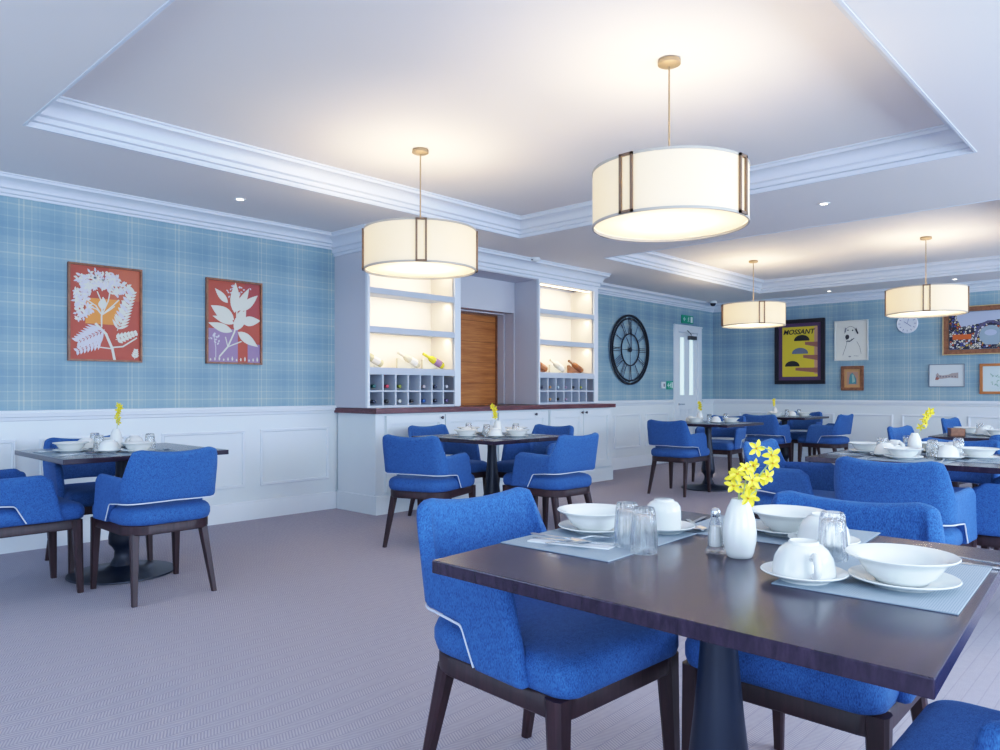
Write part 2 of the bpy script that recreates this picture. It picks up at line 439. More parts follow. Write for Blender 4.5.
# ------------------------------------------------------------------ bar
def shelf_unit(x0,x1,label,cellx):
    u=empty('display_shelf_unit',(x0,UY,0),0,label,'shelf unit','display units flanking the recess')
    w=x1-x0; D=W-UY; d=.36
    s=MB(); s.box(0,.026,0,D,.955,2.392); s.box(w-.026,w,0,D,.955,2.392); s.box(.026,w-.026,d,D,.955,2.392)
    s.box(w-.052,w,-.001,.02,.96,2.39)
    s.build('carcass',M['pier'],u)
    f=MB(); f.box(-.006,.02,-.012,.02,.96,2.39); f.box(w-.075,w+.004,-.012,.01,.96,2.39); f.box(.02,w-.075,-.012,.02,2.35,2.392)
    f.build('face_frame',M['trim'],u)
    b=MB(); b.box(.026,w-.03,d-.012,d,1.25,2.36); b.box(.026,.034,.02,d-.012,1.25,2.36); b.box(w-.08,w-.072,.02,d-.012,1.25,2.36)
    b.build('lit_back_panel',M['shelfback'],u)
    for (z0,z1) in ((1.262,1.325),(1.645,1.70),(2.0,2.055)):
        m=MB(); m.box(.02,w-.075,-.006,.05,z0,z1); m.box(.03,w-.075,.05,d-.01,z0+.02,z1); m.build('shelf',M['shelfpaint'],u)
        if z0>1.3:
            l=MB(); l.box(.04,w-.085,.052,.066,z0+.004,z0+.018); l.build('light_strip',M['led'],u)
    l=MB(); l.box(.04,w-.085,.052,.066,2.335,2.348); l.build('light_strip',M['led'],u)
    r=MB(); z0,z1=.955,1.262; zm=(z0+z1)/2+.0
    a,bb=.026,w-.075; n=7; cw=(bb-a)/n; t=.008
    r.box(a,bb,-.004,.30,z0,z0+.022); r.box(a,bb,-.004,.30,zm-t,zm+t)
    for i in range(1,n): r.box(a+cw*i-t,a+cw*i+t,-.002,.30,z0+.022,z1)
    r.box(a,bb,.30,.31,z0,z1)
    r.build('wine_rack',M['shelfpaint'],u)
    return u,a+x0,cw,z0+.022,zm+t
L1=shelf_unit(UX0,UX1,'built-in lit shelf unit with bottle rack, left of the timber door','l')
R1=shelf_unit(UX2,UX3,'built-in lit shelf unit with bottle rack, beside the big wall clock','r')

def bottle_mb(mb,L_=.30,r=.037):
    pr=[(0,0),(r,.0),(r,.005),(r,.18),(r*.9,.20),(r*.5,.225),(.0145,.24),(.0145,.29),(.0155,.291),(.0155,.30),(0,.30)]
    return pr
BP=[(0.001,0),(.034,.0),(.037,.006),(.037,.165),(.033,.185),(.019,.208),(.0145,.222),(.0145,.238)]
NP=[(.0152,.215),(.0160,.218),(.0155,.285),(.016,.287),(.016,.296),(.013,.298),(.001,.298)]
bgl={}
def bmat(col,r=.15):
    k=tuple(col)
    if k not in bgl: bgl[k]=mat('bottle_colour',col,r,0,Coat_Weight=.4)
    return bgl[k]
def wine_bottle(loc,rotm,glasscol,foil,label,group,labelcol=None):
    e=empty('wine_bottle',loc,0,label,'bottle',group)
    m=MB(); m.lathe(BP,20,mat=rotm); m.build('glass_body',bmat(glasscol),e,smooth=40)
    m=MB(); m.lathe(NP,16,mat=rotm); m.build('foil_neck',bmat(foil,.4),e,smooth=40)
    if labelcol:
        m=MB(); m.lathe([(.0376,.05),(.0376,.135)],20,mat=rotm,cap0=False,cap1=False); m.build('paper_label',bmat(labelcol,.7),e,smooth=60)
    return e
RX=Matrix.Rotation(R(90),4,'X')  # neck pointing to -y
cols={'teal':((.0,.10,.09),(.0,.12,.12)),'red':((.01,.05,.03),(.55,.02,.06)),'gold':((.02,.12,.02),(.25,.30,.03)),'rose':((.12,.05,.05),(.55,.45,.45)),'navy':((.01,.015,.04),(.01,.02,.06)),'silver':((.2,.22,.25),(.6,.62,.66)),'black':((.006,.008,.01),(.01,.01,.012)),'blue':((.01,.05,.2),(.03,.14,.42)),'violet':((.05,.02,.08),(.12,.08,.2)),'white':((.25,.28,.28),(.7,.72,.7)),'pale blue':((.2,.28,.32),(.5,.62,.7)),'mauve':((.15,.08,.12),(.4,.28,.38)),'olive':((.08,.1,.02),(.4,.42,.1)),'tan':((.14,.08,.03),(.5,.3,.15))}
ordw=['first','second','third','fourth','fifth','sixth','seventh']
def fill(U,row,names,side):
    u,a,cw,zl,zu=U
    z=(zu if row==0 else zl)+.0375
    for i,nm in enumerate(names):
        if not nm: continue
        g_,f_=cols[nm]
        wine_bottle((a+cw*(i+.5)-.012,UY+.298+.012,z),RX,g_,f_,'%s-necked wine bottle lying in %s cell of %s row, %s rack'%(nm.replace(' ','-'),ordw[i],'upper' if row==0 else 'lower',side),'wine bottles in the %s rack'%side)
fill(L1,0,['teal','red','gold',None,'rose','navy','silver'],'left')
fill(L1,1,['navy','black','white','black','blue','navy','violet'],'left')
fill(R1,0,['navy','tan','pale blue','mauve','black','olive',None],'right')
fill(R1,1,[None,'tan','black','mauve',None,None,None],'right')
# tilted display bottles with wooden cradles
def tilted(x,z,g_,f_,lab,label,cr):
    e=empty('bottle_display',(x,UY+.17,z),0,label,'bottle','tilted display bottles')
    T=Matrix.Translation((.115,0,.042))@Matrix.Rotation(R(-66),4,'Y')@Matrix.Scale(.95,4)
    m=MB(); m.lathe(BP,20,mat=T); m.build('bottle_body',bmat(g_),e,smooth=40)
    m=MB(); m.lathe(NP,16,mat=T); m.build('bottle_neck',bmat(f_,.4),e,smooth=40)
    m=MB(); m.lathe([(.0378,.04),(.0378,.13)],20,mat=T,cap0=False,cap1=False); m.build('paper_label',bmat(lab,.7),e,smooth=60)
    m=MB(); m.prism([(-.16,0),(-.135,.0),(.02,.014),(.10,0),(.115,0),(.03,.03),(-.14,.105),(-.16,.10)],'y',-.012,.012)
    m.build('stand',cr,e,bevel=.002)
z=1.325
pale=mat('pale_stand',(.72,.66,.5),.5); brs=M['frame_br']
tilted(4.22,z,(.62,.55,.32),(.75,.62,.5),(.80,.74,.66),'clear bottle with pale label tilted on stand, left unit, leftmost',pale)
tilted(4.68,z,(.66,.60,.42),(.75,.68,.55),(.82,.78,.7),'pale gold bottle tilted on stand, middle of left shelf unit',pale)
tilted(5.00,z,(.62,.56,.02),(.70,.62,.05),(.30,.16,.32),'bright yellow bottle tilted on stand, beside the timber door',pale)
tilted(6.66,z,(.30,.10,.03),(.22,.08,.03),(.36,.14,.06),'brown bottle tilted on stand, leftmost in right shelf unit',brs)
tilted(7.00,z,(.70,.66,.55),(.8,.75,.62),(.82,.80,.72),'clear bottle tilted on stand, middle of right shelf unit',pale)
tilted(7.36,z,(.30,.10,.03),(.24,.09,.03),(.20,.06,.02),'brown bottle tilted on stand, rightmost in right shelf unit',brs)

BX0,BX1,BY=4.06,7.74,5.30
def base_unit(x0,x1,doors,label,first=False,last=False):
    e=empty('base_cabinet',(x0,BY,0),0,label,'cabinet','white cabinets under the bar worktop')
    w=x1-x0; m=MB()
    m.box(0,w,.02,W-BY-.03,.0,.905); m.build('carcass',M['cab'],e)
    m=MB(); m.box(0 if not first else -.018,w+(.015 if last else 0),-.012,.03,0,.155); 
    m.box(0 if not first else -.018,w+(.015 if last else 0),-.006,.03,.155,.168)
    if first: m.box(-.018,.0,.03,W-BY-.03,0,.168)
    m.build('plinth',M['cab'],e,bevel=.003)
    for (a,b,kx) in doors:
        a-=x0; b-=x0
        d=MB(); d.box(a,b,.0,.02,.19,.885)
        t=.075
        for (p,q,r,s) in ((a,b,.19,.19+t),(a,b,.885-t,.885),(a,a+t,.19+t,.885-t),(b-t,b,.19+t,.885-t)): d.box(p,q,-.016,.0,r,s)
        for (p,q,r,s) in ((a+t,b-t,.19+t,.19+t+.012),(a+t,b-t,.885-t-.012,.885-t),(a+t,a+t+.012,.19+t,.885-t),(b-t-.012,b-t,.19+t,.885-t)): d.box(p,q,-.009,.0,r,s)
        dr=d.build('door',M['cab'],e,bevel=.002)
        kb=MB(); kb.lathe([(.006,0),(.006,.014),(.015,.018),(.016,.026),(.010,.031),(.001,.032)],16,mat=Matrix.Translation((kx-x0,-.016,.855))@RX)
        kb.build('knob',mat('pewter_knob',(.10,.09,.10),.35,.8),dr,smooth=50)
    return e
base_unit(4.06,5.62,[(4.16,4.87,4.82),(4.88,5.61,5.56)],'white panelled bar cabinet at the left corner, nearest botanical prints',first=True)
base_unit(5.62,6.46,[(5.64,6.44,6.22)],'white panelled bar cabinet below the timber door')
base_unit(6.46,7.72,[(6.49,7.105,7.07),(7.115,7.69,7.15)],'white panelled bar cabinet at the right end, paired dark knobs',last=True)
wt=MB(); wt.box(BX0-.03,BX1+.03,BY-.03,W-.004,.905,.952)
tag(wt.build('bar_worktop',M['barwood'],bevel=.004),'long dark mahogany worktop running under both lit shelf units','worktop')

# ------------------------------------------------------------------ pendants
def pendant(x,y,deg,label):
    e=empty('pendant_lamp',(x,y,ZT),R(deg),label,'lamp','drum pendants in the ceiling trays')
    r=.376; z0=1.925-ZT; z1=2.19-ZT
    m=MB(); m.lathe([(.045,-.001),(.055,-.004),(.056,-.024),(.045,-.03),(.010,-.034)],28); m.build('ceiling_rose',M['gold'],e,smooth=40)
    m=MB(); m.tube([(0,0,-.03),(0,0,z1-.012)],.005); m.build('rod',M['gold'],e)
    m=MB(); m.lathe([(r,z0),(r,z1),(r-.004,z1),(r-.004,z0),(r,z0)],72,cap0=False,cap1=False); m.build('lamp_shade',M['shade'],e,smooth=50)
    m=MB()
    for zz in (z0,z1): m.lathe([(r+.003,zz-.004),(r+.003,zz+.008),(r-.006,zz+.008),(r-.006,zz-.004),(r+.003,zz-.004)],72,cap0=False,cap1=False)
    m.build('shade_rim',mat('rim_tape',(.50,.46,.40),.6),e,smooth=50)
    m=MB(); m.lathe([(.001,z0+.014),(r-.006,z0+.014)],72,cap0=False,cap1=False); m.build('diffuser',M['diff'],e)
    m=MB()
    for k in range(3):
        a=k*2*PI/3; m.tube([(0,0,z1-.02),(math.cos(a)*(r-.004),math.sin(a)*(r-.004),z1-.02)],.003,6)
    m.build('spider',M['gold'],e)
    m=MB(); 
    for (bx_,by_) in ((.10,0),(-.05,.087),(-.05,-.087)): m.sphere((bx_,by_,z0+.12),.03,12)
    m.build('bulb',emis('bulb_glow',(1,.82,.55),14),e,smooth=60)
    for k in range(4):
        a=k*PI/2; m=MB(); hw=.036; t=.0125; rr=r+.005
        zz0,zz1=z0-.002,z1+.006
        for (p,q,s,u) in ((-hw,hw,zz0,zz0+t),(-hw,hw,zz1-t,zz1),(-hw,-hw+t,zz0,zz1),(hw-t,hw,zz0,zz1)):
            m.box(rr-.003,rr+.008,p,q,s,u)
        o=m.build('bracket',M['bronze'],e); o.rotation_euler=(0,0,a)
    return e
pendant(3.235,1.88,0,'largest cream drum pendant with bronze rectangle brackets, nearest the camera')
pendant(3.285,3.81,50,'cream drum pendant hanging before the left shelf unit')
pendant(8.93,4.00,219,'smallest cream drum pendant, left of the yellow poster')
pendant(8.82,2.05,194,'cream drum pendant hanging in front of the small white clock')
for (x,y) in ((3.235,1.88),(3.285,3.81),(8.93,4.00),(8.82,2.05)):
    l=bpy.data.lights.new('pendant_light','POINT'); l.energy=30; l.color=(1,.82,.56); l.shadow_soft_size=.11
    o=bpy.data.objects.new('pendant_light',l); COL.objects.link(o); o.location=(x,y,2.03)

def ceil_ring(x,y,z,label):
    e=empty('recessed_downlight',(x,y,z),0,label,'downlight','recessed ceiling downlights')
    m=MB(); m.lathe([(.045,-.001),(.043,-.006),(.030,-.006),(.028,-.001)],24,cap0=False,cap1=False); m.build('trim_ring',M['whiteplastic'],e,smooth=40)
    m=MB(); m.lathe([(.001,-.002),(.030,-.002)],24,cap0=False,cap1=False); m.build('lamp_face',M['downglow'],e)
SAVE_DOWN=[]
def Zp(px,py,z):
    d=738*(z-1.11)/(391-py); r=(px-500)/738*d; ca,sa=.730463,.682953
    return d*ca+r*sa,d*sa-r*ca
for (px,py,lb) in ((240,199,'small lit downlight in the left soffit above the botanical prints'),(824,203.5,'small lit downlight between the two ceiling trays'),(829,291,'small lit downlight in the far soffit above the dog sketch'),(955,279,'small lit downlight in the far soffit above the white clock')):
    x,y=Zp(px,py,ZC); ceil_ring(x,y,ZC,lb)
x,y=Zp(535,258,ZC)
e=empty('smoke_detector',(x,y,ZC),0,'round white smoke detector on the soffit above the timber door','smoke detector')
m=MB(); m.lathe([(.055,0),(.055,-.012),(.045,-.03),(.02,-.042),(.001,-.043)],28); m.build('housing',M['whiteplastic'],e,smooth=40)
m=MB(); m.box(-.05,-.03,-.012,.012,-.028,-.018); m.build('sensor_slot',M['black'],e)
x,y=Zp(713,303,ZC)
e=empty('dome_camera',(11.2,5.70,ZC),0,'small dark dome security camera in the far ceiling corner','security camera')
m=MB(); m.lathe([(.06,0),(.06,-.03),(.05,-.035),(.001,-.035)],28); m.build('camera_base',M['whiteplastic'],e,smooth=40)
m=MB(); m.lathe([(.045,-.035),(.043,-.055),(.03,-.075),(.001,-.082)],24); m.build('camera_dome',M['black'],e,smooth=60)

# ------------------------------------------------------------------ wall things
# local picture frame: local x to the right, z up, front at -y
def place_wall(o,wall,u,z):
    if wall=='l': o.location=(u,W-.002,z); o.rotation_euler=(0,0,0)
    else: o.location=(XB-.002,u,z); o.rotation_euler=(0,0,R(-90))
def frame_mb(w,h,t,d):
    m=MB(); a,b=w/2,h/2
    for (x0,x1,z0,z1) in ((-a,a,b-t,b),(-a,a,-b,-b+t),(-a,-a+t,-b+t,b-t),(a-t,a,-b+t,b-t)): m.box(x0,x1,-d,0,z0,z1)
    return m
PK_=[0]
def poly(mb,pts,y,mi):
    n=len(pts); PK_[0]=(PK_[0]+1)%90; y-=PK_[0]*4e-6; mb.add([(p[0],y,p[1]) for p in pts],[tuple(range(n))],mi)
def leaf(mb,cx,cz,L_,w,ang,y,mi,n=7,point=.5):
    pts=[]
    for s in (1,-1):
        for i in (range(n+1) if s==1 else range(n,-1,-1)):
            t=i/n; ww=w*math.sin(PI*t**(.8))*s
            pts.append((t*L_,ww))
    c_,s_=math.cos(ang),math.sin(ang)
    poly(mb,[(cx+p[0]*c_-p[1]*s_,cz+p[0]*s_+p[1]*c_) for p in pts[:-1]],y,mi)
def stroke(mb,pts,w,y,mi):
    for a,b in zip(pts[:-1],pts[1:]):
        d=Vector((b[0]-a[0],b[1]-a[1])); 
        if d.length<1e-6: continue
        n=Vector((-d.y,d.x)).normalized()*w/2; e=d.normalized()*w*.3
        poly(mb,[(a[0]-n.x-e.x,a[1]-n.y-e.y),(b[0]-n.x+e.x,b[1]-n.y+e.y),(b[0]+n.x+e.x,b[1]+n.y+e.y),(a[0]+n.x-e.x,a[1]+n.y-e.y)],y,mi)
def rect(mb,x0,x1,z0,z1,y,mi): poly(mb,[(x0,z0),(x1,z0),(x1,z1),(x0,z1)],y,mi)
def ell(mb,cx,cz,a,b,y,mi,n=16,t0=0,t1=2*PI): poly(mb,[(cx+a*math.cos(t0+(t1-t0)*i/n),cz+b*math.sin(t0+(t1-t0)*i/n)) for i in range(n+(1 if t1-t0<6.2 else 0))],y,mi)
PR=dict(red=mat('print_red',(.42,.085,.055),.6),orange=mat('print_orange',(.72,.27,.06),.6),leafw=mat('print_leaf',(.66,.66,.58),.7),lil=mat('print_lilac',(.30,.20,.34),.6),redd=mat('print_dark_red',(.36,.07,.07),.6),lil2=mat('print_lilac_leaf',(.60,.58,.64),.7))
# botanical print one: 0.515 x 0.71
e=empty('framed_picture',label='framed botanical print with fern leaves over orange square, left of pair',cat='picture',group='botanical prints on the left wall'); place_wall(e,'l',2.017,1.687)
frame_mb(.515,.715,.014,.028).build('frame',M['frame_br'],e)
m=MB(); w,h=.487,.687; rect(m,-w/2,w/2,-h/2,h/2,-.010,0); rect(m,-.14,.10,-.08,.11,-.0105,1); rect(m,.02,w/2,.11,h/2,-.0105,5)
y=-.0115
stem=[(.06,-.34),(.045,-.26),(.0,-.15),(-.07,-.08)]; stroke(m,stem,.018,y,2)
stroke(m,[(-.03,-.10),(-.03,-.02),(-.025,.04),(-.02,.12)],.010,y,2)
for s in ((-.12,.05),(-.14,.10),(.06,.06),(.09,.11),(-.06,.16),(.03,.17)): stroke(m,[(-.028,-.01),(s[0]*.5,s[1]*.55),s],.008,y,2)
stroke(m,[(.045,-.25),(.12,-.24),(.22,-.17)],.010,y,2); stroke(m,[(.045,-.26),(-.06,-.25)],.008,y,2)
leaf(m,-.03,.03,.09,.03,R(80),y-.0003,2)
random.seed(3)
for k in range(230): # flower clusters across the top left
    t=random.random(); a=R(25+t*205); rad=.10+random.random()*.14
    cx=-.03+math.cos(a)*rad*.95; cz=.10+math.sin(a)*rad*.92
    if abs(cx)<.205 and abs(cz)<.305: 
        for q in range(3): leaf(m,cx,cz,.022+random.random()*.016,.008,random.random()*6.28,y-.0002,4 if random.random()<.5 else 2,4)
def fern(mb,x0,z0,x1,z1,n,ll,wl,mi,spread=60):
    d=Vector((x1-x0,z1-z0)); a=math.atan2(d.y,d.x); stroke(mb,[(x0,z0),(x1,z1)],.005,y,mi)
    for i in range(n):
        t=(i+.5)/n; l=ll*(1-.55*t)
        for s in (1,-1): 
            ax=x0+d.x*t; az=z0+d.y*t; an=a+s*R(spread)
            if abs(ax+math.cos(an)*l)<.242 and abs(az+math.sin(an)*l)<.342: leaf(mb,ax,az,l,wl,an,y-.0001*(i%3),mi,5)
fern(m,-.01,-.12,-.19,-.22,8,.12,.012,4,50); fern(m,.08,-.12,.19,.18,12,.085,.010,2,48); fern(m,-.03,-.20,-.20,-.29,7,.07,.010,4,52); fern(m,.07,-.19,.22,-.13,6,.05,.014,2,60)
fern(m,.205,-.33,.215,-.26,4,.04,.008,2,50)
for i in range(9): leaf(m,.06+i*.012,.0+i*.028,.105-.004*i,.013,R(-44),y-.0004,4 if i%2 else 2,5)
m.build('artwork',[PR['red'],PR['orange'],PR['leafw'],PR['lil'],PR['lil2'],mat('print_soft_red',(.50,.13,.07),.6)],e)
# botanical print two: 0.50 x .71
e=empty('framed_picture',label='framed botanical print with broad pale leaves, right of pair',cat='picture',group='botanical prints on the left wall'); place_wall(e,'l',3.033,1.692)
frame_mb(.50,.71,.016,.028).build('frame',M['frame_br'],e)
m=MB(); w,h=.468,.678; rect(m,-w/2,w/2,-h/2,h/2,-.010,0); rect(m,-w/2,.03,-h/2,-.06,-.0105,1); rect(m,.09,w/2,.02,h/2,-.0105,3); rect(m,.12,w/2,-h/2,-.18,-.0105,1)
stroke(m,[(-.13,-.29),(-.06,-.21),(.0,-.08),(.02,.04),(.02,.10)],.013,y,2); stroke(m,[(-.06,-.21),(.06,-.16)],.009,y,2); stroke(m,[(-.06,-.21),(-.08,-.13)],.008,y,2)
for (cx,cz,l,w_,an) in ((.0,.08,.26,.042,88),(.02,.09,.24,.033,62),(.05,.10,.22,.036,42),(-.005,.02,.23,.055,152),(-.0,-.01,.20,.03,165),(-.02,-.08,.22,.036,163),(.0,-.07,.21,.045,60),(.06,.01,.18,.042,6),(.03,-.08,.22,.04,-33),(-.06,.16,.16,.028,135),(.04,.0,.12,.035,75)): leaf(m,cx,cz,l,w_,R(an),y-.0004*random.random(),2,9)
for i in range(12): leaf(m,-.21+i*.038,-.33,.022+.01*(i%3),.007,R(90),y,2,4)
for k in range(26): leaf(m,-.06+random.random()*.22,.22+random.random()*.09,.022,.006,random.random()*6.28,-.0108,4,4)
for k in range(14): leaf(m,-.22+random.random()*.09,-.10-random.random()*.10,.025,.007,random.random()*6.28,-.0112,4,4)
stroke(m,[(-.18,-.13),(-.165,-.22),(-.165,-.30)],.006,y,4)
m.build('artwork',[PR['red'],PR['lil'],PR['leafw'],PR['redd'],PR['lil2']],e)

# big skeleton clock
e=empty('wall_clock',label='large black openwork wall clock with roman numerals',cat='clock'); e.location=(9.055,W-.035,1.705)
RXm=Matrix.Rotation(R(90),4,'X')
m=MB()
for (r0,r1) in ((.505,.478),(.455,.437),(.235,.222)):
    m.lathe([(r1,-.008),(r0,-.008),(r0,.008),(r1,.008),(r1,-.008)],72,mat=RXm,cap0=False,cap1=False)
for k in range(12):
    a=k*PI/6+PI/12
    m.tube([(math.cos(a)*.44,0,math.sin(a)*.44),(math.cos(a)*.49,0,math.sin(a)*.49)],.004,6)
m.build('ring_frame',M['black'],e,smooth=40)
nm=MB()
NUM={12:'XII',1:'I',2:'II',3:'III',4:'IV',5:'V',6:'VI',7:'VII',8:'VIII',9:'IX',10:'X',11:'XI'}
for k,tx in NUM.items():
    a=PI/2-k*PI/6; wd={'I':.026,'V':.052,'X':.052}; tw=sum(wd[c_] for c_ in tx); cx=-tw/2
    rad=Vector((math.cos(a),math.sin(a))); tan=Vector((math.sin(a),-math.cos(a)))
    def st(u0,v0,u1,v1,w=.008):
        r0=.232+v0*.208; r1=.232+v1*.208
        p=rad*r0+tan*u0; q=rad*r1+tan*u1; nm.tube([(p.x,0,p.y),(q.x,0,q.y)],w/2,4)
    for c_ in tx:
        w_=wd[c_]; mid=cx+w_/2
        if c_=='I': st(mid,0,mid,1)
        elif c_=='V': st(mid-.018,1,mid,0,.010); st(mid+.018,1,mid,0,.006)
        else: st(mid-.018,1,mid+.018,0,.010); st(mid+.018,1,mid-.018,0,.006)
        cx+=w_
nm.build('numerals',M['black'],e)
m=MB(); m.lathe([(.034,-.006),(.034,.010),(.018,.018),(.001,.018)],24,mat=RXm); m.tube([(0,0,-.40),(0,0,.40)],.004,6); m.tube([(-.225,0,0),(.225,0,0)],.004,6); m.tube([(-.0,-.015,.0),(-.12,-.015,.17)],.005,6); m.tube([(0,-.02,0),(.0,-.02,.30)],.005,6)
m.build('clock_hands',M['black'],e,smooth=40)
m=MB(); m.tube([(0,.034,.46),(0,0,.46)],.006,6); m.tube([(0,.034,-.46),(0,0,-.46)],.006,6); m.build('wall_fixing',M['black'],e)

# exit sign over door & wall signs
def exit_sign(u,z,w,h,label,group='green exit signs'):
    e=empty('exit_sign',label=label,cat='sign',group=group); e.location=(u,W-.002,z)
    m=MB(); m.box(-w/2,w/2,-.02,0,-h/2,h/2); m.build('sign_board',M['signgreen'],e,bevel=.002)
    m=MB(); y=-.0215
    # arrow pointing left
    s=h
    ax=-w*.30
    stroke(m,[(ax-.22*s,0),(ax+.25*s,0)],.09*s,y,0); stroke(m,[(ax-.02*s,.22*s),(ax-.24*s,0),(ax-.02*s,-.22*s)],.09*s,y,0)
    # doorway
    rect(m,w*.24,w*.42,-.36*s,.36*s,y,0)
    # running figure
    bx=w*.06; ell(m,bx+.04*s,.27*s,.07*s,.07*s,y,0); stroke(m,[(bx+.02*s,.18*s),(bx-.02*s,-.05*s)],.11*s,y,0)
    stroke(m,[(bx-.02*s,-.05*s),(bx+.10*s,-.18*s),(bx+.06*s,-.34*s)],.07*s,y,0); stroke(m,[(bx-.02*s,-.05*s),(bx-.10*s,-.22*s),(bx-.22*s,-.24*s)],.07*s,y,0)
    stroke(m,[(bx+.02*s,.15*s),(bx+.16*s,.06*s)],.05*s,y,0); stroke(m,[(bx+.02*s,.15*s),(bx-.13*s,.08*s),(bx-.16*s,-.02*s)],.05*s,y,0)
    m.build('sign_pictogram',M['signwhite'],e)
exit_sign(10.75,2.262,.36,.13,'green exit sign with running figure above the white door')
exit_sign(10.20,1.20,.17,.13,'small green exit sign left of the white door')
e=empty('wall_switch',(10.0,W-.001,1.20),0,'small white wall switch box beside the small green sign','switch')
m=MB(); m.box(-.05,.05,-.03,0,-.05,.05); m.build('housing',M['whiteplastic'],e,bevel=.004)
m=MB(); m.box(-.02,.02,-.034,-.03,-.025,.025); m.build('button',mat('grey_button',(.25,.2,.24),.5),e)

def bw(y,z): return y*.983, 1.11+(z-1.11)*.983
def bpic(y0,y1,z0,z1,name,label,ft,fm,fd=.03):
    (a,zz0),(b,zz1)=bw(y0,z0),bw(y1,z1)
    e=empty(name,label=label,cat='picture'); w,h=abs(b-a),zz1-zz0
    place_wall(e,'b',(a+b)/2,(zz0+zz1)/2); frame_mb(w,h,ft,fd).build('frame',fm,e,bevel=.003)
    return e,w-2*ft,h-2*ft
blk=mat('black_frame',(.012,.010,.02),.35); plum=mat('plum_mount',(.10,.05,.13),.6)
e,w,h=bpic(4.144,4.934,1.221,2.25,'framed_poster','yellow poster with dark rounded shapes in a wide black frame',.06,blk,.035)
m=MB(); rect(m,-w/2,w/2,-h/2,h/2,-.008,0); m.build('mount',plum,e)
ym=mat('poster_yellow',(.66,.52,.04),.5); pk=mat('poster_black',(.012,.012,.02),.5)
m=MB(); t=.055; w2,h2=w/2-t,h/2-t; y=-.011; rect(m,-w2,w2,-h2,h2,-.010,0)
rect(m,w2*.82,w2,-h2*.9,h2*.98,y,5)
for (cz,cx,col,s,br) in ((.50,.12,1,1,1),(-.02,.02,2,1.05,1),(-.52,-.42,1,.95,1)):
    X_,Z_=cx*w2*1.0,cz*h2
    ell(m,X_,Z_-.02,.12*s,.085*s,y-.001,col,14,R(-4),R(184))
    poly(m,[(X_+.05,Z_-.09),(w2,Z_-.13),(w2,Z_-.05),(X_+.05,Z_-.045)],y-.0005,3)
m.build('poster_print',[ym,pk,mat('poster_slate',(.13,.16,.24),.5),mat('poster_brown',(.30,.13,.10),.5),mat('poster_cream',(.62,.62,.50),.5),mat('poster_tan',(.50,.30,.20),.5)],e)
cu=bpy.data.curves.new('t','FONT'); cu.body='MOSSANT'; cu.size=.105; cu.align_x='CENTER'; cu.extrude=.0006; cu.offset=.0022; cu.shear=.25
to=bpy.data.objects.new('tmp',cu); COL.objects.link(to); bpy.context.view_layer.update()
me=bpy.data.meshes.new_from_object(to.evaluated_get(bpy.context.evaluated_depsgraph_get())); bpy.data.objects.remove(to)
me.materials.clear(); me.materials.append(pk)
o=bpy.data.objects.new('poster_lettering',me); COL.objects.link(o); o.parent=e; o.rotation_euler=(R(90),0,0); o.location=(-.02,-.0125,h2-.115)
# dog drawing
e,w,h=bpic(3.519,4.005,1.573,2.183,'framed_drawing','white framed line drawing of a dog beside the yellow poster',.018,mat('silver_frame',(.62,.63,.60),.4),.025)
ink=mat('ink',(.05,.05,.06),.7); m=MB(); rect(m,-w/2,w/2,-h/2,h/2,-.008,0); y=-.010
stroke(m,[(-.12,-.22),(-.08,-.10),(-.06,-.02)],.005,y,1); stroke(m,[(.14,-.20),(.12,-.10),(.08,-.02)],.004,y,1)
for (cx,cz,a_,b_,t0,t1) in ((-.01,.10,.085,.11,20,175),(-.03,.05,.05,.05,150,330)):
    stroke(m,[(cx+a_*math.cos(R(t0+(t1-t0)*i/10)),cz+b_*math.sin(R(t0+(t1-t0)*i/10))) for i in range(11)],.005,y,1)
ell(m,-.055,.055,.028,.036,y,1); ell(m,.02,.15,.010,.012,y,1); ell(m,-.045,.155,.009,.011,y,1)
poly(m,[(-.085,.20),(-.10,.13),(-.075,.12),(-.065,.18)],y,2); poly(m,[(.07,.19),(.105,.10),(.085,.09),(.055,.16)],y,1)
stroke(m,[(-.07,-.01),(-.02,-.015),(.04,.03)],.010,y,1); ell(m,-.02,-.24,.02,.010,y,2); stroke(m,[(.04,-.23),(.1,-.235)],.006,y,2)
m.build('sketch_print',[mat('drawing_paper',(.72,.72,.66),.8),ink,mat('ink_grey',(.25,.25,.27),.7)],e)
# small bird painting
e,w,h=bpic(3.582,3.906,1.118,1.49,'framed_painting','small blue-green painting in dark brown frame below the dog drawing',.045,M['frame_br'],.03)
m=MB(); rect(m,-w/2,w/2,-h/2,h/2,-.008,0); rect(m,-w*.34,w*.34,-h*.36,h*.34,-.009,1); poly(m,[(-.05,-.085),(.055,-.085),(.055,-.01),(.03,.04),(.0,.08),(-.03,.06),(-.045,.0)],-.010,2); poly(m,[(.0,-.07),(.04,-.05),(.02,.05),(-.01,.06)],-.0105,3)
m.build('artwork',[mat('tan_mount',(.50,.30,.14),.7),mat('dusky_ground',(.42,.26,.20),.7),mat('teal_paint',(.08,.25,.28),.7),mat('pale_teal_paint',(.30,.45,.42),.7)],e)
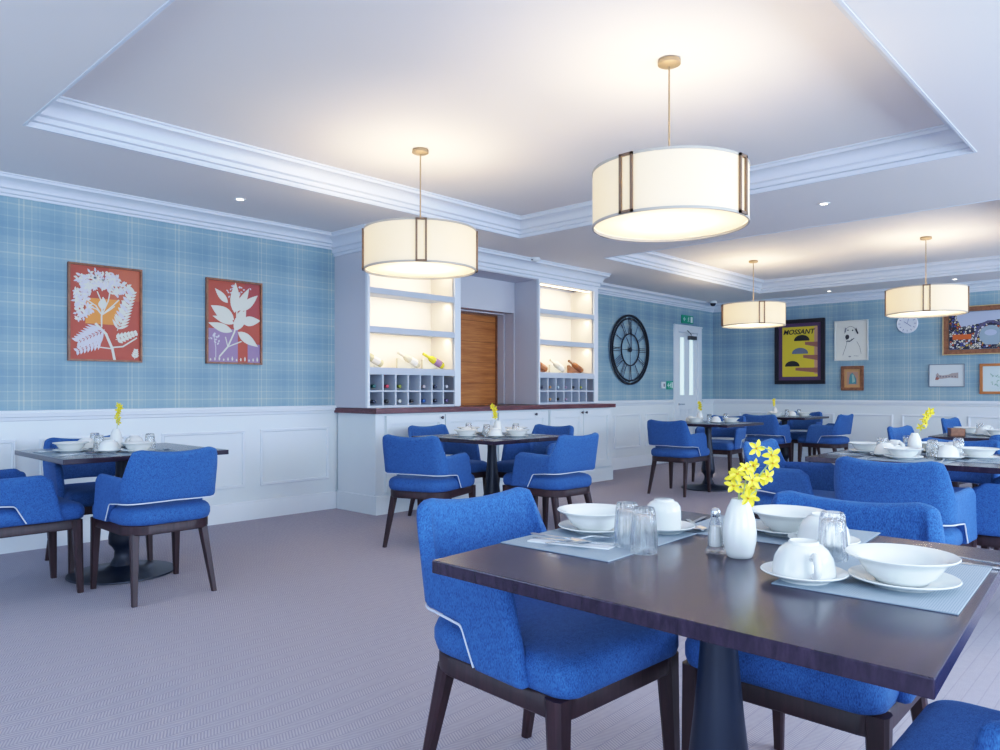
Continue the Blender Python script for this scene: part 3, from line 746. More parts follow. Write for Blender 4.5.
# big mosaic-like painting
e,w,h=bpic(1.20,2.54,1.61,2.28,'framed_painting','large colourful arched bridge painting in a brown and gold frame',.012,mat('gold_edge',(.58,.45,.24),.4,.3),.045)
m=MB()
for (x0,x1,z0,z1) in ((-w/2,w/2,h/2-.06,h/2),(-w/2,w/2,-h/2,-h/2+.06),(-w/2,-w/2+.06,-h/2+.06,h/2-.06),(w/2-.06,w/2,-h/2+.06,h/2-.06)): m.box(x0,x1,-.035,-.003,z0,z1)
m.build('inner_frame',M['frame_br'],e)
def mosaic():
    m=mat('mosaic_painting',(.5,.5,.5),.6); o=objco(m)
    v=N(m,'ShaderNodeTexVoronoi'); v.inputs['Scale'].default_value=38; L(m,o,v.inputs['Vector'])
    ed=N(m,'ShaderNodeTexVoronoi',feature='DISTANCE_TO_EDGE'); ed.inputs['Scale'].default_value=38; L(m,o,ed.inputs['Vector'])
    s=sep(m,v.outputs['Color'])
    c=ramp(m,s[0],[(0,(.02,.02,.06)),(.2,(.62,.58,.45)),(.35,(.07,.08,.28)),(.5,(.66,.64,.55)),(.62,(.50,.10,.04)),(.72,(.55,.55,.65)),(.84,(.10,.10,.12)),(.93,(.60,.42,.10))],'CONSTANT')
    f=math_(m,'LESS_THAN',ed.outputs['Distance'],.10)
    L(m,mixc(m,f,c,(.02,.02,.03)),bsdf(m).inputs['Base Color']); return m
m=MB(); w2,h2=w/2-.065,h/2-.065; y=-.008; rect(m,-w2,w2,-h2,h2,y,0)
poly(m,[(-w2+.10,h2),(w2,h2),(w2,h2-.10),(w2-.3,h2-.06),(-.2,h2-.16),(-w2+.14,h2-.20),(-w2+.09,h2-.08)],y-.001,1)
cx=-.10
poly(m,[(cx+.13*math.cos(R(t)),-.08+.14*math.sin(R(t))) for t in range(-20,201,20)]+[(cx-.06,-.20),(cx+.08,-.20)],y-.001,2)
stroke(m,[(cx+.17*math.cos(R(t)),-.09+.20*math.sin(R(t))) for t in range(0,181,20)],.03,y-.0012,3)
ell(m,cx,-.04,.07,.04,y-.0015,1)
rect(m,-w2+.04,-w2+.26,-.12,-.05,y-.001,4)
m.build('artwork',[mosaic(),mat('painted_sky',(.45,.50,.66),.7),mat('painted_water',(.30,.38,.46),.7),mat('painted_arch',(.10,.09,.16),.7),mat('painted_orange',(.60,.13,.03),.7)],e)
# small town sketch
e,w,h=bpic(2.273,2.715,1.166,1.489,'framed_drawing','small pale street sketch in thin grey frame below the large painting',.010,mat('thin_grey_frame',(.20,.22,.26),.4),.02)
m=MB(); rect(m,-w/2,w/2,-h/2,h/2,-.006,0); y=-.008
poly(m,[(-.13,-.05),(-.13,.01),(-.11,.04),(-.09,.01),(-.05,-.0),(.02,.01),(.06,.03),(.14,.04),(.14,-.04),(.04,-.03),(-.05,-.045)],y,1)
for i in range(7): rect(m,-.12+i*.036,-.108+i*.036,-.025,-.005,y-.001,2)
poly(m,[(-.14,-.06),(-.10,-.06),(-.09,-.03),(-.13,-.02)],y-.0012,3)
m.build('sketch_print',[mat('pale_paper',(.62,.68,.72),.8),mat('sketch_brown',(.38,.33,.32),.8),mat('sketch_dark',(.15,.14,.18),.8),mat('sketch_red',(.35,.15,.12),.8)],e)
# orange framed one at the frame edge
e,w,h=bpic(1.62,2.097,1.069,1.482,'framed_painting','pale green sketch in orange wood frame at the right image edge',.035,mat('orange_wood_frame',(.45,.17,.05),.4),.03)
m=MB(); rect(m,-w/2,w/2,-h/2,h/2,-.006,0); 
for k in range(40): leaf(m,-.10+random.random()*.2,-.10+random.random()*.16,.035,.006,random.random()*6.28,-.008,1,4)
m.build('artwork',[mat('pale_blue_paper',(.58,.70,.74),.8),mat('sketch_green',(.25,.42,.35),.8)],e)
# round white clock
yy,zz=bw(2.99,2.085)
e=empty('wall_clock',label='small round white clock below the right pendant',cat='clock'); place_wall(e,'b',yy,zz)
m=MB(); m.lathe([(.135,0),(.138,.018),(.128,.03),(.122,.024),(.001,.022)],48,mat=RXm); m.build('clock_case',mat('clock_white',(.72,.75,.84),.4),e,smooth=40)
m=MB()
for k in range(12):
    a=k*PI/6; stroke(m,[(math.cos(a)*.09,math.sin(a)*.09),(math.cos(a)*.112,math.sin(a)*.112)],.008,-.0245,0)
stroke(m,[(-.04,.03),(.05,-.04)],.008,-.026,0); stroke(m,[(0,0),(.02,.07)],.006,-.0255,0)
m.build('clock_hands',mat('clock_ink',(.2,.24,.4),.5),e)

# ------------------------------------------------------------------ armchair
ROT={}
def make_chair():
    root=empty('dining_armchair',label='x',cat='chair',group='blue upholstered dining armchairs')
    # plan half path: back centre -> corner -> side
    def plan(u,z):
        # u 0..1 ; u<.40 back, .40-.60 corner, >.60 side
        f=min(max((z-.50)/.30,0),1)
        hw=.234+.008*f
        yb=-.238-.042*f
        rc=.070
        if u<.40:
            t=u/.40; return (hw-rc)*t, yb-.012*(1-t*t)+.0, (0,-1)
        if u<.60:
            a=(u-.40)/.20*PI/2; return hw-rc+rc*math.sin(a), yb+rc-rc*math.cos(a), (math.sin(a),-math.cos(a))
        t=(u-.60)/.40; y0=yb+rc
        yf=.155-.25*(z-.41)
        return hw+.014*t, y0+(yf-y0)*t, (1,0)
    def ztop(u):
        if u<.40: return .788+.016*(u/.40)**2
        if u<.485: return .804-.010*((u-.40)/.085)**2
        if u<.57:
            t=(u-.485)/.085; t=t*.6+.4*t*t*(3-2*t); return .794+( .655-.794)*t
        t=(u-.57)/.43; z=.655+.010*t
        if t>.90: z-=.020*((t-.90)/.10)**2
        return z
    def zbot(u):
        if u<.60: return .528-.006*(u/.6)
        if u<.74: return .522-.010*(u-.6)/.14
        if u<.76: return .512-.012*((u-.74)/.02)**2
        if u<.81:
            t=(u-.76)/.05; return .50+(.408-.50)*t
        return .408
    h=.021; us=[]
    for i in range(0,97):
        us.append(i/96)
    us=sorted(set(us+[.485,.495,.505,.515,.525,.535,.545,.555,.565,.745,.755,.765,.775,.785,.795,.805]))
    full=[-u for u in us[::-1] if u>0]+us
    rings=[]
    NV=9
    def ring(u,sc_=1.0):
        s=1 if u>=0 else -1; au=abs(u); zt,zb=ztop(au),zbot(au); out=[]; inn=[]
        hh=h*sc_; zt2=zt-h*(1-sc_)*1.0; zb2=zb+h*(1-sc_)*.6
        def P_(z,o):
            x,y,n=plan(au,z); return (s*(x+n[0]*o),y+n[1]*o,z)
        zs=[zb2+hh*.7+(zt2-hh-zb2-hh*.7)*j/NV for j in range(NV+1)]
        pts=[P_(z,hh) for z in zs]
        pts+= [P_(zt2-hh+hh*math.sin(a),hh*math.cos(a)) for a in (PI/6,PI/3,PI/2,2*PI/3,5*PI/6)]
        pts+= [P_(z,-hh) for z in zs[::-1]]
        pts+= [P_(zb2+hh*.2,-hh*.8),P_(zb2,-hh*.4),P_(zb2,hh*.4),P_(zb2+hh*.2,hh*.8)]
        return pts
    for u in full: rings.append(ring(u))
    # rounded front ends
    def endring(s,k):
        a=k; base=ring(s*1.0,math.cos(a)); dy=h*math.sin(a)
        return [(p[0],p[1]+dy,p[2]) for p in base]
    pre=[endring(-1,a) for a in (R(80),R(55),R(28))]; post=[endring(1,a) for a in (R(28),R(55),R(80))]
    m=MB(); m.rings(pre+rings+post); 
    shell=m.build('backrest_with_arms',M['blue'],root,smooth=60)
    # white piping along the lower edge of the slot
    m=MB(); pts=[]
    for u in full:
        au=abs(u)
        if au>.812: continue
        s=1 if u>=0 else -1; z=zbot(au)-.001
        x,y,n=plan(au,z); pts.append((s*(x+n[0]*.018),y+n[1]*.018,z))
    m.tube(pts,.0034,6); m.build('piping',M['piping'],shell,smooth=60)
    # seat cushion
    def rr(hx,y0,y1,rf,rb,ins,z,n=7):
        pts=[]
        hx-=ins; y0+=ins; y1-=ins
        for (cx,cy,a0,r_) in ((hx,y1,0,rf),(-hx,y1,90,rf),(-hx,y0,180,rb),(hx,y0,270,rb)):
            r_=max(r_-ins*.5,.01)
            ccx=cx-math.copysign(r_,cx); ccy=cy-(r_ if cy==y1 else -r_)
            for i in range(n+1):
                a=R(a0+90*i/n); pts.append((ccx+r_*math.cos(a),ccy+r_*math.sin(a),z))
        return pts
    HX=.240
    m=MB(); st=[(.404,.012),(.410,.003),(.430,-.003),(.458,-.003),(.476,.004),(.487,.016),(.494,.034),(.499,.07),(.502,.14)]
    m.rings([rr(HX,-.262,.292,.055,.13,i,z) for z,i in st]); m.build('seat',M['blue'],root,smooth=70)
    m=MB(); m.rings([rr(HX-.004,-.252,.270,.05,.13,i,z) for z,i in ((.352,.004),(.356,0),(.4,0),(.405,.004))]); m.build('seat_frame',M['legwood'],root,smooth=40)
    def leg(x0,y0,z0,s0,x1,y1,s1):
        m=MB(); ring=[]
        for (x,y,z,s) in ((x1,y1,0,s1),(x0,y0,z0,s0)):
            c_=s*.25; ring.append([(x+a,y+b,z) for a,b in ((s/2,c_-s*.0),(s/2-s*.15,s/2),(-s/2+s*.15,s/2),(-s/2,c_),(-s/2,-c_),(-s/2+s*.15,-s/2),(s/2-s*.15,-s/2),(s/2,-c_))])
        m.rings(ring); return m
    for s in (-1,1):
        leg(s*.222,.245,.404,.052,s*.232,.262,.028).build('leg',M['legwood'],root)
        leg(s*.183,-.195,.36,.046,s*.212,-.275,.027).build('leg',M['legwood'],root)
    return root
chair=Proto(make_chair())
CHAIRS=[
 (1.565,1.295,177,'light blue armchair at the left side of the foreground table'),
 (1.99,.72,90,'blue armchair behind the foreground table, its back showing past the bowls'),
 (1.49,.10,0,'blue armchair cut off by the bottom right image corner'),
 (1.70,4.24,0,'blue armchair with its back to camera at the left wall table'),
 (1.13,4.70,-90,'blue armchair cut off by the left image edge'),
 (1.72,5.20,180,'blue armchair between the left table and the panelled wall'),
 (3.60,4.07,-71,'blue armchair at the near left of the bar table'),
 (4.30,3.50,-2,'blue armchair at the near right of the bar table'),
 (4.46,4.80,180,'blue armchair behind the bar table on its left'),
 (4.98,4.24,90,'blue armchair behind the bar table on its right'),
 (7.22,4.08,-88,'blue armchair left of the table near the white door'),
 (8.50,4.24,95,'blue armchair right of the table near the white door, slot visible'),
 (4.50,1.70,180,'dark blue armchair at the left side of the middle right table'),
 (3.92,1.00,-90,'deep blue armchair seen squarely from behind at the middle right table'),
 (5.22,1.08,90,'blue armchair hidden beyond the middle right table, facing camera'),
 (4.48,.66,0,'navy armchair at the right image edge beside the middle right table'),
 (9.80,4.20,-88,'blue armchair nearest us at the far poster table'),
 (10.35,3.62,-4,'blue armchair right of the far poster table with light slot'),
 (11.02,4.22,92,'blue armchair between the far poster table and back wall'),
 (7.12,1.60,172,'small angled blue armchair back behind the flower vase'),
 (6.50,.90,-72,'blue armchair at the right edge before the second right-hand table'),
 (9.75,1.76,172,'tiny distant blue armchair back above the white bowl'),
]
for x,y,a,lb in CHAIRS: chair.put((x,y,0),R(a),lb)

# ------------------------------------------------------------------ tables
def pedestal(e,cx=0,cy=0):
    m=MB(); m.box(cx-.2,cx+.2,cy-.03,cy+.03,.712,.722); m.box(cx-.03,cx+.03,cy-.2,cy+.2,.712,.722)
    m.lathe([(.030,.712),(.058,.712),(.060,.705),(.056,.698),(.038,.690),(.036,.64),(.040,.55),(.052,.42),(.066,.30),(.076,.22),(.074,.185),(.056,.165),(.042,.14),(.046,.10),(.060,.075),(.070,.05)][::-1],32,c=(cx,cy,0))
    m.build('pedestal',M['ped'],e,smooth=50)
    m=MB(); m.lathe([(.29,0),(.30,.004),(.298,.012),(.20,.022),(.10,.035),(.068,.055)],48,c=(cx,cy,0)); m.build('base_plate',M['ped'],e,smooth=50)
def table_top(e,pts,loc):
    m=MB(); m.prism([(p[0]-loc[0],p[1]-loc[1]) for p in pts],'z',.722,.75); m.build('tabletop',M['walnut'],e,bevel=.0025)
loc=(1.52,.74)
e=empty('dining_table',(1.52,.74,0),0,'large dark walnut pedestal table set with white china in the foreground','table','square pedestal dining tables')
table_top(e,[(1.046,.233),(1.990,.292),(1.994,1.240),(1.049,1.180)],loc); pedestal(e,-.02,.01)
def make_table():
    e=empty('dining_table',label='x',cat='table',group='square pedestal dining tables')
    h=.455; table_top(e,[(-h,-h),(h,-h),(h,h),(-h,h)],(0,0)); pedestal(e); return e
tp=Proto(make_table())
TB={'left wall table':(1.715,4.76),'bar table':(4.27,4.08),'table near the white door':(7.78,4.02),'far poster table':(10.40,4.20),'middle right table':(4.56,1.09),'second right-hand table':(7.08,1.07),'farthest right table':(9.75,.95)}
LBT={'left wall table':'walnut pedestal table before the panelled left wall','bar table':'walnut pedestal table standing directly in front of the bar','table near the white door':'walnut pedestal table left of centre near the white door','far poster table':'distant walnut pedestal table below the yellow poster','middle right table':'walnut pedestal table at right behind the foreground table','second right-hand table':'walnut pedestal table carrying a small brown box at right','farthest right table':'distant walnut table cut off by the right image edge'}
for k_,(x,y) in TB.items(): tp.put((x,y,0),0,LBT[k_])

# ------------------------------------------------------------------ tableware
def bowl():
    e=empty('soup_bowl',label='x',cat='bowl',group='white rimmed soup bowls')
    m=MB(); m.lathe([(.001,.004),(.036,.004),(.038,0),(.044,0),(.047,.005),(.060,.015),(.070,.030),(.075,.039),(.093,.046),(.0945,.0485),(.093,.050),(.075,.044),(.068,.036),(.056,.018),(.042,.010),(.001,.008)],96); m.build('bowl_body',M['white'],e,smooth=60); return e
def plate(r=.093,name='side_plate',cat='plate',grp='white plates under bowls'):
    e=empty(name,label='x',cat=cat,group=grp); k=r/.093
    m=MB(); m.lathe([(.001,.003),(.048*k,.003),(.050*k,0),(.054*k,0),(.056*k,.003),(.070*k,.008),(.091*k,.0145),(.093*k,.0165),(.0915*k,.018),(.070*k,.012),(.056*k,.0075),(.001,.006)],56); m.build('plate_body',M['white'],e,smooth=60); return e
def cup():   # inverted, rounded cup
    e=empty('tea_cup',label='x',cat='cup',group='upturned white cups')
    m=MB(); m.lathe([(.0550,0),(.0562,.001),(.0568,.004),(.0560,.018),(.052,.036),(.044,.050),(.033,.060),(.0275,.062),(.0270,.066),(.0250,.067),(.022,.063),(.001,.062)],96)
    m.build('cup_body',M['white'],e,smooth=60)
    m=MB(); m.tube([(.047,0,.042),(.060,0,.050),(.072,0,.048),(.080,0,.036),(.078,0,.022),(.068,0,.012),(.054,0,.013)],[.006,.0065,.007,.007,.007,.006,.006],12); m.build('handle',M['white'],e,smooth=60); return e
def mug():   # inverted straight cup
    e=empty('coffee_cup',label='x',cat='cup')
    m=MB(); m.lathe([(.040,0),(.0425,.001),(.0430,.004),(.0425,.045),(.041,.058),(.034,.068),(.026,.071),(.0245,.072),(.0245,.075),(.022,.076),(.001,.075)],96); m.build('cup_body',M['white'],e,smooth=60)
    m=MB(); m.tube([(.041,0,.052),(.058,0,.052),(.064,0,.040),(.062,0,.024),(.054,0,.014),(.0415,0,.014)],.005,10); m.build('handle',M['white'],e,smooth=60); return e
def tumbler():
    e=empty('glass_tumbler',label='x',cat='glass',group='upturned glass tumblers')
    n=48; rr=[]
    def rg(r,z,fl): 
        return [(r*(1+fl*.05*math.cos(12*2*PI*j/96))*math.cos(2*PI*j/96),r*(1+fl*.05*math.cos(12*2*PI*j/96))*math.sin(2*PI*j/96),z) for j in range(96)]
    prof=[(.0335,0,0),(.0345,.002,0),(.0340,.012,.2),(.0325,.03,1),(.0300,.06,1),(.0280,.085,1),(.0265,.096,.4),(.0245,.100,0),(.012,.0985,0),(.001,.0985,0)]
    inn=[(.001,.086,0),(.020,.086,0),(.0245,.082,0),(.0270,.06,0),(.0295,.03,0),(.0320,.004,0),(.0325,.0,0)]
    m=MB(); m.rings([rg(a,b,c_) for a,b,c_ in prof+inn+[prof[0]]],cap0=False,cap1=False); m.build('glass_body',M['glass'],e,smooth=60); return e
def mk_mat():
    m=MB(); m.box(-.21,.21,-.15,.15,0,.0025); o=m.build('placemat',M['mat'],bevel=.001); tag(o,'x','placemat','grey woven placemats'); return o
def strip(mb,pts,z,th=.0022,mi=0):
    """pts (y, halfwidth, dz)"""
    rr=[[(-w,y,z+dz),(w,y,z+dz),(w,y,z+dz+th),(-w,y,z+dz+th)] for y,w,dz in pts]; mb.rings(rr,mi)
def knife():
    m=MB(); strip(m,[(-.105,.004,0),(-.10,.0065,0),(-.02,.005,0),(0,.004,0),(.005,.0085,0),(.07,.009,0),(.10,.005,0),(.108,.001,0)],0); return tag(m.build('table_knife',M['steel'],smooth=30),'x','knife','table knives')
def fork():
    m=MB(); strip(m,[(-.10,.004,0),(-.095,.0065,0),(-.02,.0035,.002),(.02,.003,.006),(.04,.010,.004),(.055,.0115,.002),(.062,.0115,.002)],0)
    for x in (-.0095,-.0032,.0032,.0095):
        m.rings([[(x-w,y,z),(x+w,y,z),(x+w,y,z+.002),(x-w,y,z+.002)] for y,w,z in ((.06,.0019,.002),(.08,.0018,.001),(.10,.001,.005))])
    return tag(m.build('table_fork',M['steel'],smooth=30),'x','fork','table forks')
def spoon():
    m=MB(); strip(m,[(-.10,.004,0),(-.095,.0065,0),(-.02,.0035,.003),(.03,.0035,.006)],0)
    rr=[]
    for i in range(9):
        t=i/8; y=.028+.062*t; w=.0195*math.sin(PI*min(max(t,.04),.97))**.6; dz=.006-.0045*math.sin(PI*t)
        rr.append([(-w,y,dz+.004),(-w*.5,y,dz),(w*.5,y,dz),(w,y,dz+.004),(w*.5,y,dz+.0018),(-w*.5,y,dz+.0018)])
    m.rings(rr); return tag(m.build('soup_spoon',M['steel'],smooth=50),'x','spoon','soup spoons')
PB,PP,PS,PC,PT=Proto(bowl()),Proto(plate()),Proto(plate(.078,'saucer','saucer','white saucers under cups')),Proto(cup()),Proto(tumbler())
PM,PK,PF,PN=Proto(mk_mat()),Proto(knife()),Proto(fork()),Proto(spoon())
def vase():
    e=empty('flower_vase',label='x',cat='vase',group='white ceramic vases')
    m=MB(); m.lathe([(.001,.003),(.021,.003),(.024,0),(.027,.002),(.030,.012),(.0345,.035),(.0355,.055),(.033,.080),(.026,.105),(.019,.120),(.0165,.126),(.0150,.126),(.017,.118),(.024,.10),(.001,.04)],96); m.build('vase_body',M['white'],e,smooth=60); return e
PV=Proto(vase())
def blossom_mb(m,c,nrm,size,rnd):
    nrm=Vector(nrm).normalized(); a=nrm.orthogonal().normalized(); b=nrm.cross(a); c=Vector(c); ph=rnd.random()*6
    for k in range(5):
        an=ph+k*2*PI/5; d=a*math.cos(an)+b*math.sin(an); t=nrm.cross(d); L_=size*(.85+.3*rnd.random()); w=size*.30
        pts=[c, c+d*L_*.45+t*w+nrm*size*.18, c+d*L_*.85+t*w*.7+nrm*size*.12, c+d*L_*1.05+nrm*size*.0, c+d*L_*.85-t*w*.7+nrm*size*.12, c+d*L_*.45-t*w+nrm*size*.18]
        mid=c+d*L_*.6+nrm*size*.05
        m.add([tuple(p) for p in pts]+[tuple(mid)],[(0,1,6),(1,2,6),(2,3,6),(3,4,6),(4,5,6),(5,0,6)],0)
    m.sphere(c+nrm*size*.12,size*.16,8,mi=1)
    m.tube([c+nrm*size*.1,c+nrm*size*.45],size*.08,6,mi=0)
def spray(seed,blooms,stem,size,label,loc):
    rnd=random.Random(seed)
    e=empty('orchid_spray',loc,0,label,'flowers','yellow artificial orchid sprays')
    m=MB(); 
    for s in stem: m.tube(s,.0016,6)
    m.build('stem',M['stem'],e,smooth=50)
    for (p,n) in blooms:
        m=MB(); blossom_mb(m,p,n,size,rnd); m.build('blossom',[M['yellow'],M['petalcentre']],e)
    return e
def simple_spray(loc,seed,lean,label,h=.17,n=7,size=.022):
    rnd=random.Random(seed); bl=[]; st=[]
    base=Vector((0,0,.06)); tip=Vector((lean[0],lean[1],.12+h))
    pts=[base.lerp(tip,t)+Vector((0,0,.02*math.sin(PI*t))) for t in [i/8 for i in range(9)]]
    for i in range(n):
        t=.42+.58*i/(n-1); p=base.lerp(tip,t)+Vector((0,0,.02*math.sin(PI*t)))+Vector((rnd.uniform(-1,1)*.010,rnd.uniform(-1,1)*.010,0))
        bl.append((p,(-.7+rnd.uniform(-.5,.5),-.6+rnd.uniform(-.5,.5),rnd.uniform(-.3,.6))))
    return spray(seed,bl,[pts],size,label,loc)

TZ=.75; MZ=.7525
# foreground table ----------------------------------------------------
FT='on the foreground table'
PM.put((1.492,1.050,TZ),R(2),'grey placemat with crossed cutlery at the left of the foreground table')
PM.put((1.568,.432,TZ),R(3),'grey placemat under the nearest bowl and cup')
PM.put((1.855,.770,TZ),R(94),'grey placemat behind the white vase at the far side')
PP.put((1.535,1.105,MZ),0,'white plate under the left bowl '+FT); PB.put((1.530,1.102,MZ+.0085),0,'white rimmed soup bowl beside the blue chair at left of foreground table')
PS.put((1.660,.980,MZ),0,'white saucer under the straight upturned cup by the tumblers')
mg=mug(); mg.location=(1.660,.980,MZ+.0065); mg.rotation_euler=(0,0,R(70)); mg['label']='straight-sided white upturned cup left of the salt shaker'
PT.put((1.446,.950,MZ),0,'upturned glass tumbler, left one of the touching pair').scale=(.9,.9,1)
PT.put((1.412,.884,MZ),.1,'upturned glass tumbler, right one of the touching pair').scale=(.9,.9,1)
PP.put((1.500,.386,MZ),0,'white plate under the nearest large bowl'); PB.put((1.497,.388,MZ+.0085),0,'nearest white rimmed soup bowl, right of the round cup')
PS.put((1.418,.536,MZ),0,'white saucer under the nearest round cup'); PC.put((1.418,.536,MZ+.0065),R(-142),'nearest round white upturned cup with its handle toward camera')
PT.put((1.628,.555,MZ),.2,'upturned fluted glass tumbler behind the nearest round cup')
PP.put((1.842,.740,MZ),0,'white plate under the bowl behind the vase'); PB.put((1.845,.735,MZ+.0085),0,'white rimmed soup bowl right of the yellow flowers')
PS.put((1.760,.620,MZ),0,'white saucer behind the single tumbler'); PC.put((1.760,.620,MZ+.0065),R(200),'round white upturned cup half hidden behind the single tumbler')
vloc=(1.527,.715,TZ); PV.put(vloc,0,'plump white vase in the centre of the foreground table')
e=empty('salt_shaker',(1.535,.775,TZ),0,'glass salt shaker with steel cap beside the foreground vase','salt shaker')
m=MB(); m.lathe([(.001,.002),(.020,.002),(.022,0),(.022,.007),(.0175,.011),(.0165,.045),(.012,.075),(.009,.084),(.007,.084),(.010,.070),(.0145,.04),(.0155,.013),(.001,.012)],40); m.build('glass_body',M['glass'],e,smooth=50)
m=MB(); m.lathe([(.001,.0135),(.0150,.0140),(.0140,.040),(.0118,.058),(.001,.059)],24); m.build('salt_fill',M['salt'],e,smooth=50)
m=MB(); m.lathe([(.0095,.079),(.0105,.081),(.0105,.092),(.008,.097),(.004,.099),(.001,.0995)],24); m.build('cap',M['steel'],e,smooth=50)
# flower spray of the foreground: blossoms spread in the plane facing the camera
rt=Vector((.683,-.730,0)); fw=Vector((-.730,-.683,0))
def ff(dx,dz,dd=0): 
    k_=1.58/738; v=rt*(dx*k_)+fw*dd; return (v.x,v.y,dz*k_)
fl_=[]
for (px,py,d) in ((757,447,.0),(773,454,.0),(772,462,.01),(743,467,.02),(757,465,-.02),(735,472,.02),(748,478,.03),(762,478,.0),(731,484,.02),(745,489,.0),(755,489,-.02),(744,496,.03),(752,497,.0),(738,478,-.03),(768,476,.0)):
    fl_.append((ff(px-740,557-py,d),(fw.x+random.uniform(-.5,.5),fw.y+random.uniform(-.5,.5),random.uniform(-.2,.9))))
rt_pts=lambda L_:[ff(a-740,557-b,d) for a,b,d in L_]
spray(5,fl_,[rt_pts([(740,530,0),(742,500,0),(757,490,0),(760,475,0),(770,462,0),(774,450,0),(762,445,0)]),rt_pts([(740,530,0),(741,500,.01),(743,480,.02),(744,467,.02)]),rt_pts([(739,530,0),(738,500,.01),(736,485,.02),(733,478,.02)])],.0185,'yellow orchid spray in the foreground vase',vloc)
nk=MB(); nk.prism([(-.10,-.022),(.10,-.026),(.105,.018),(-.095,.022)],'z',0,.003); tag(nk.build('folded_napkin',M['napkin'],loc=(1.375,1.06,MZ),rz=R(-72)),'pale folded napkin under crossed cutlery, foreground table left','napkin')
z=MZ+.0035
PK.put((1.385,1.055,z),R(-160),'table knife lying crossed on the left foreground placemat')
PF.put((1.405,1.045,z+.003),R(-112),'table fork crossed over the knife, foreground table left')
PN.put((1.360,1.075,z+.006),R(-185),'soup spoon crossed on the left foreground placemat')
PF.put((1.805,.335,MZ),R(10),'table fork behind the nearest bowl at the right edge'); PK.put((1.770,.325,MZ),R(5),'table knife behind the nearest bowl at the right edge')
PK.put((1.82,.985,MZ),R(100),'dark-handled knife right of the straight cup'); PN.put((1.775,.955,MZ),R(130),'spoon right of the straight cup behind salt shaker')

# settings on other tables
def setting(tn,dirdeg,side,cut=True,glass_=True,cupf=True,matf=True,off=.27):
    cx,cy=TB[tn]; a=R(dirdeg); c_,s_=math.cos(a),math.sin(a)   # dirdeg: heading of the diner (0 => faces +y, sits at -y)
    def P_(lx,ly): return (cx+lx*c_-ly*s_, cy+lx*s_+ly*c_)
    w='%s place of the %s'%(side,tn)
    def at(lx,ly,z): p=P_(lx,ly); return (p[0],p[1],z)
    z0=MZ if matf else TZ
    if matf: PM.put(at(0,-off,TZ),a,'grey placemat at the '+w)
    PP.put(at(-.01,-off-.01,z0),0,'white plate under bowl at the '+w)
    PB.put(at(-.01,-off-.01,z0+.0085),0,'white rimmed soup bowl at the '+w)
    if cupf:
        PS.put(at(-.13,-off+.11,z0),0,'white saucer under cup at the '+w); PC.put(at(-.13,-off+.11,z0+.0065),a+R(40),'round white upturned cup at the '+w)
    if glass_: PT.put(at(.10,-off+.105,z0),0,'upturned glass tumbler at the '+w)
    if cut:
        PK.put(at(.145,-off-.02,z0),a+R(3),'table knife right of bowl at the '+w); PF.put(at(-.15,-off-.04,z0),a+R(-2),'table fork left of bowl at the '+w); PN.put(at(.175,-off-.02,z0),a+R(4),'soup spoon beside knife at the '+w)
setting('left wall table',-90,'left'); setting('left wall table',180,'wall-side'); setting('left wall table',0,'chair-back side'); 
setting('bar table',-90,'near left'); setting('bar table',0,'near right'); setting('bar table',180,'far left'); setting('bar table',90,'far right')
setting('middle right table',-90,'near'); setting('middle right table',180,'left'); setting('middle right table',0,'right'); setting('middle right table',90,'far')
setting('table near the white door',-90,'left',cut=False); setting('table near the white door',0,'right',cut=False)
setting('far poster table',-90,'left',cut=False); setting('far poster table',0,'right',cut=False)
setting('second right-hand table',-90,'near',cut=False); setting('second right-hand table',180,'left',cut=False); 
setting('farthest right table',180,'left',cut=False)
VS={'left wall table':((0,.10),(.03,.02),.15),'bar table':((.0,-.06),(-.02,.02),.12),'table near the white door':((-.10,.05),(.0,.0),.11),'far poster table':((-.1,.1),(-.01,.01),.12),'middle right table':((.02,.03),(.06,-.07),.13)}
for i,(k_,(o_,ln,hh)) in enumerate(VS.items()):
    cx,cy=TB[k_]; l_=(cx+o_[0],cy+o_[1],TZ)
    PV.put(l_,0,'white vase in the middle of the '+k_); simple_spray(l_,20+i,ln,'yellow orchid spray in the vase of the '+k_,h=hh)
# little menu box on the second right-hand table
cx,cy=TB['second right-hand table']
e=empty('condiment_box',(cx-.25,cy+.30,TZ),R(20),'small brown box on the second right-hand table beside the flowers','box')
m=MB(); m.box(-.08,.08,-.05,.05,0,.006); m.box(-.08,.08,-.05,-.045,0,.06); m.box(-.08,.08,.045,.05,0,.06); m.box(-.08,-.075,-.05,.05,0,.06); m.box(.075,.08,-.05,.05,0,.06); m.build('box_body',M['frame_br'],e)
m=MB(); 
for i in range(5): m.box(-.065+i*.027,-.045+i*.027,-.035,.035,.006,.055)
m.build('sachets',mat('cream_sachets',(.55,.5,.35),.7),e)

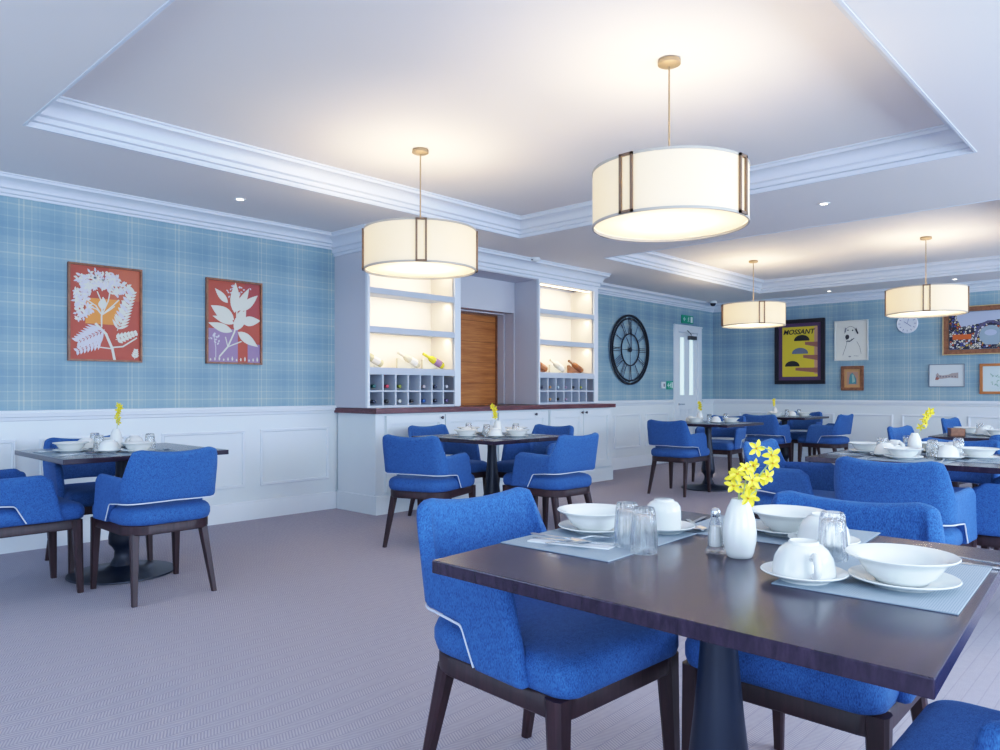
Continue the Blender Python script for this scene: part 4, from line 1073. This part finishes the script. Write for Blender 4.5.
# ------------------------------------------------------------------ lights
def area(name,loc,rot,sx,sy,en,col):
    l=bpy.data.lights.new(name,'AREA'); l.shape='RECTANGLE'; l.size=sx; l.size_y=sy; l.energy=en; l.color=col
    o=bpy.data.objects.new(name,l); COL.objects.link(o); o.location=loc; o.rotation_euler=rot; return o
DAY=(.62,.78,1.0)
for (a,b),en in zip(WR,(112,116,92,84)): area('window_daylight',((a+b)/2,Y0+.02,1.55),(R(90),0,R(180)),(b-a)*.95,1.35,en,DAY)
for a,b in WF: area('window_daylight',(X0+.02,(a+b)/2,1.55),(R(90),0,R(90)),(b-a)*.95,1.35,40,DAY)
for o in COL.objects:
    if o.name.startswith('window_daylight'):
        # aim into the room: area lights emit along local -Z
        n=Vector((0,1,0)) if abs(o.location.y-(Y0+.02))<.01 else Vector((1,0,0))
        o.rotation_euler=n.to_track_quat('-Z','Z').to_euler()
# shelf glow lamps
for (a,b) in ((UX0,UX1),(UX2,UX3)):
    for z in (1.63,1.985,2.325):
        o=area('shelf_strip_light',((a+b)/2-.02,UY+.075,z),(0,0,0),(b-a)-.16,.02,2.4,(1,.80,.55))
        o.rotation_euler=Vector((0,.5,-1)).to_track_quat('-Z','Y').to_euler()
w=bpy.data.worlds.new('World'); sc.world=w; w.use_nodes=True
bg=w.node_tree.nodes['Background']; bg.inputs[0].default_value=(.55,.72,1,1); bg.inputs[1].default_value=1.5

# ------------------------------------------------------------------ camera
cam=bpy.data.cameras.new('camera'); co=bpy.data.objects.new('camera',cam); COL.objects.link(co)
cam.sensor_width=36; cam.lens=738/1000*36; cam.shift_y=.016; cam.clip_start=.05
co.location=(0,0,1.11); co.rotation_euler=(R(90),0,math.atan2(.682953,.730463)-R(90))
sc.camera=co
sc.view_settings.view_transform='Standard'
sc.view_settings.exposure=.24
vs=sc.view_settings; vs.use_curve_mapping=True; cm=vs.curve_mapping; cm.white_level=(2.5,2.5,2.5); cm.extend='HORIZONTAL'
cv=cm.curves[3]
cv.points[0].location=(0,0); cv.points[1].location=(1,1)
for q in ((.02,.041),(.10,.255),(.2,.475),(.4,.78),(.7,.95)): cv.points.new(*q)
cm.update()
sc.cycles.use_denoising=True
sc.cycles.max_bounces=8; sc.cycles.diffuse_bounces=5; sc.cycles.transmission_bounces=8; sc.cycles.sample_clamp_indirect=4
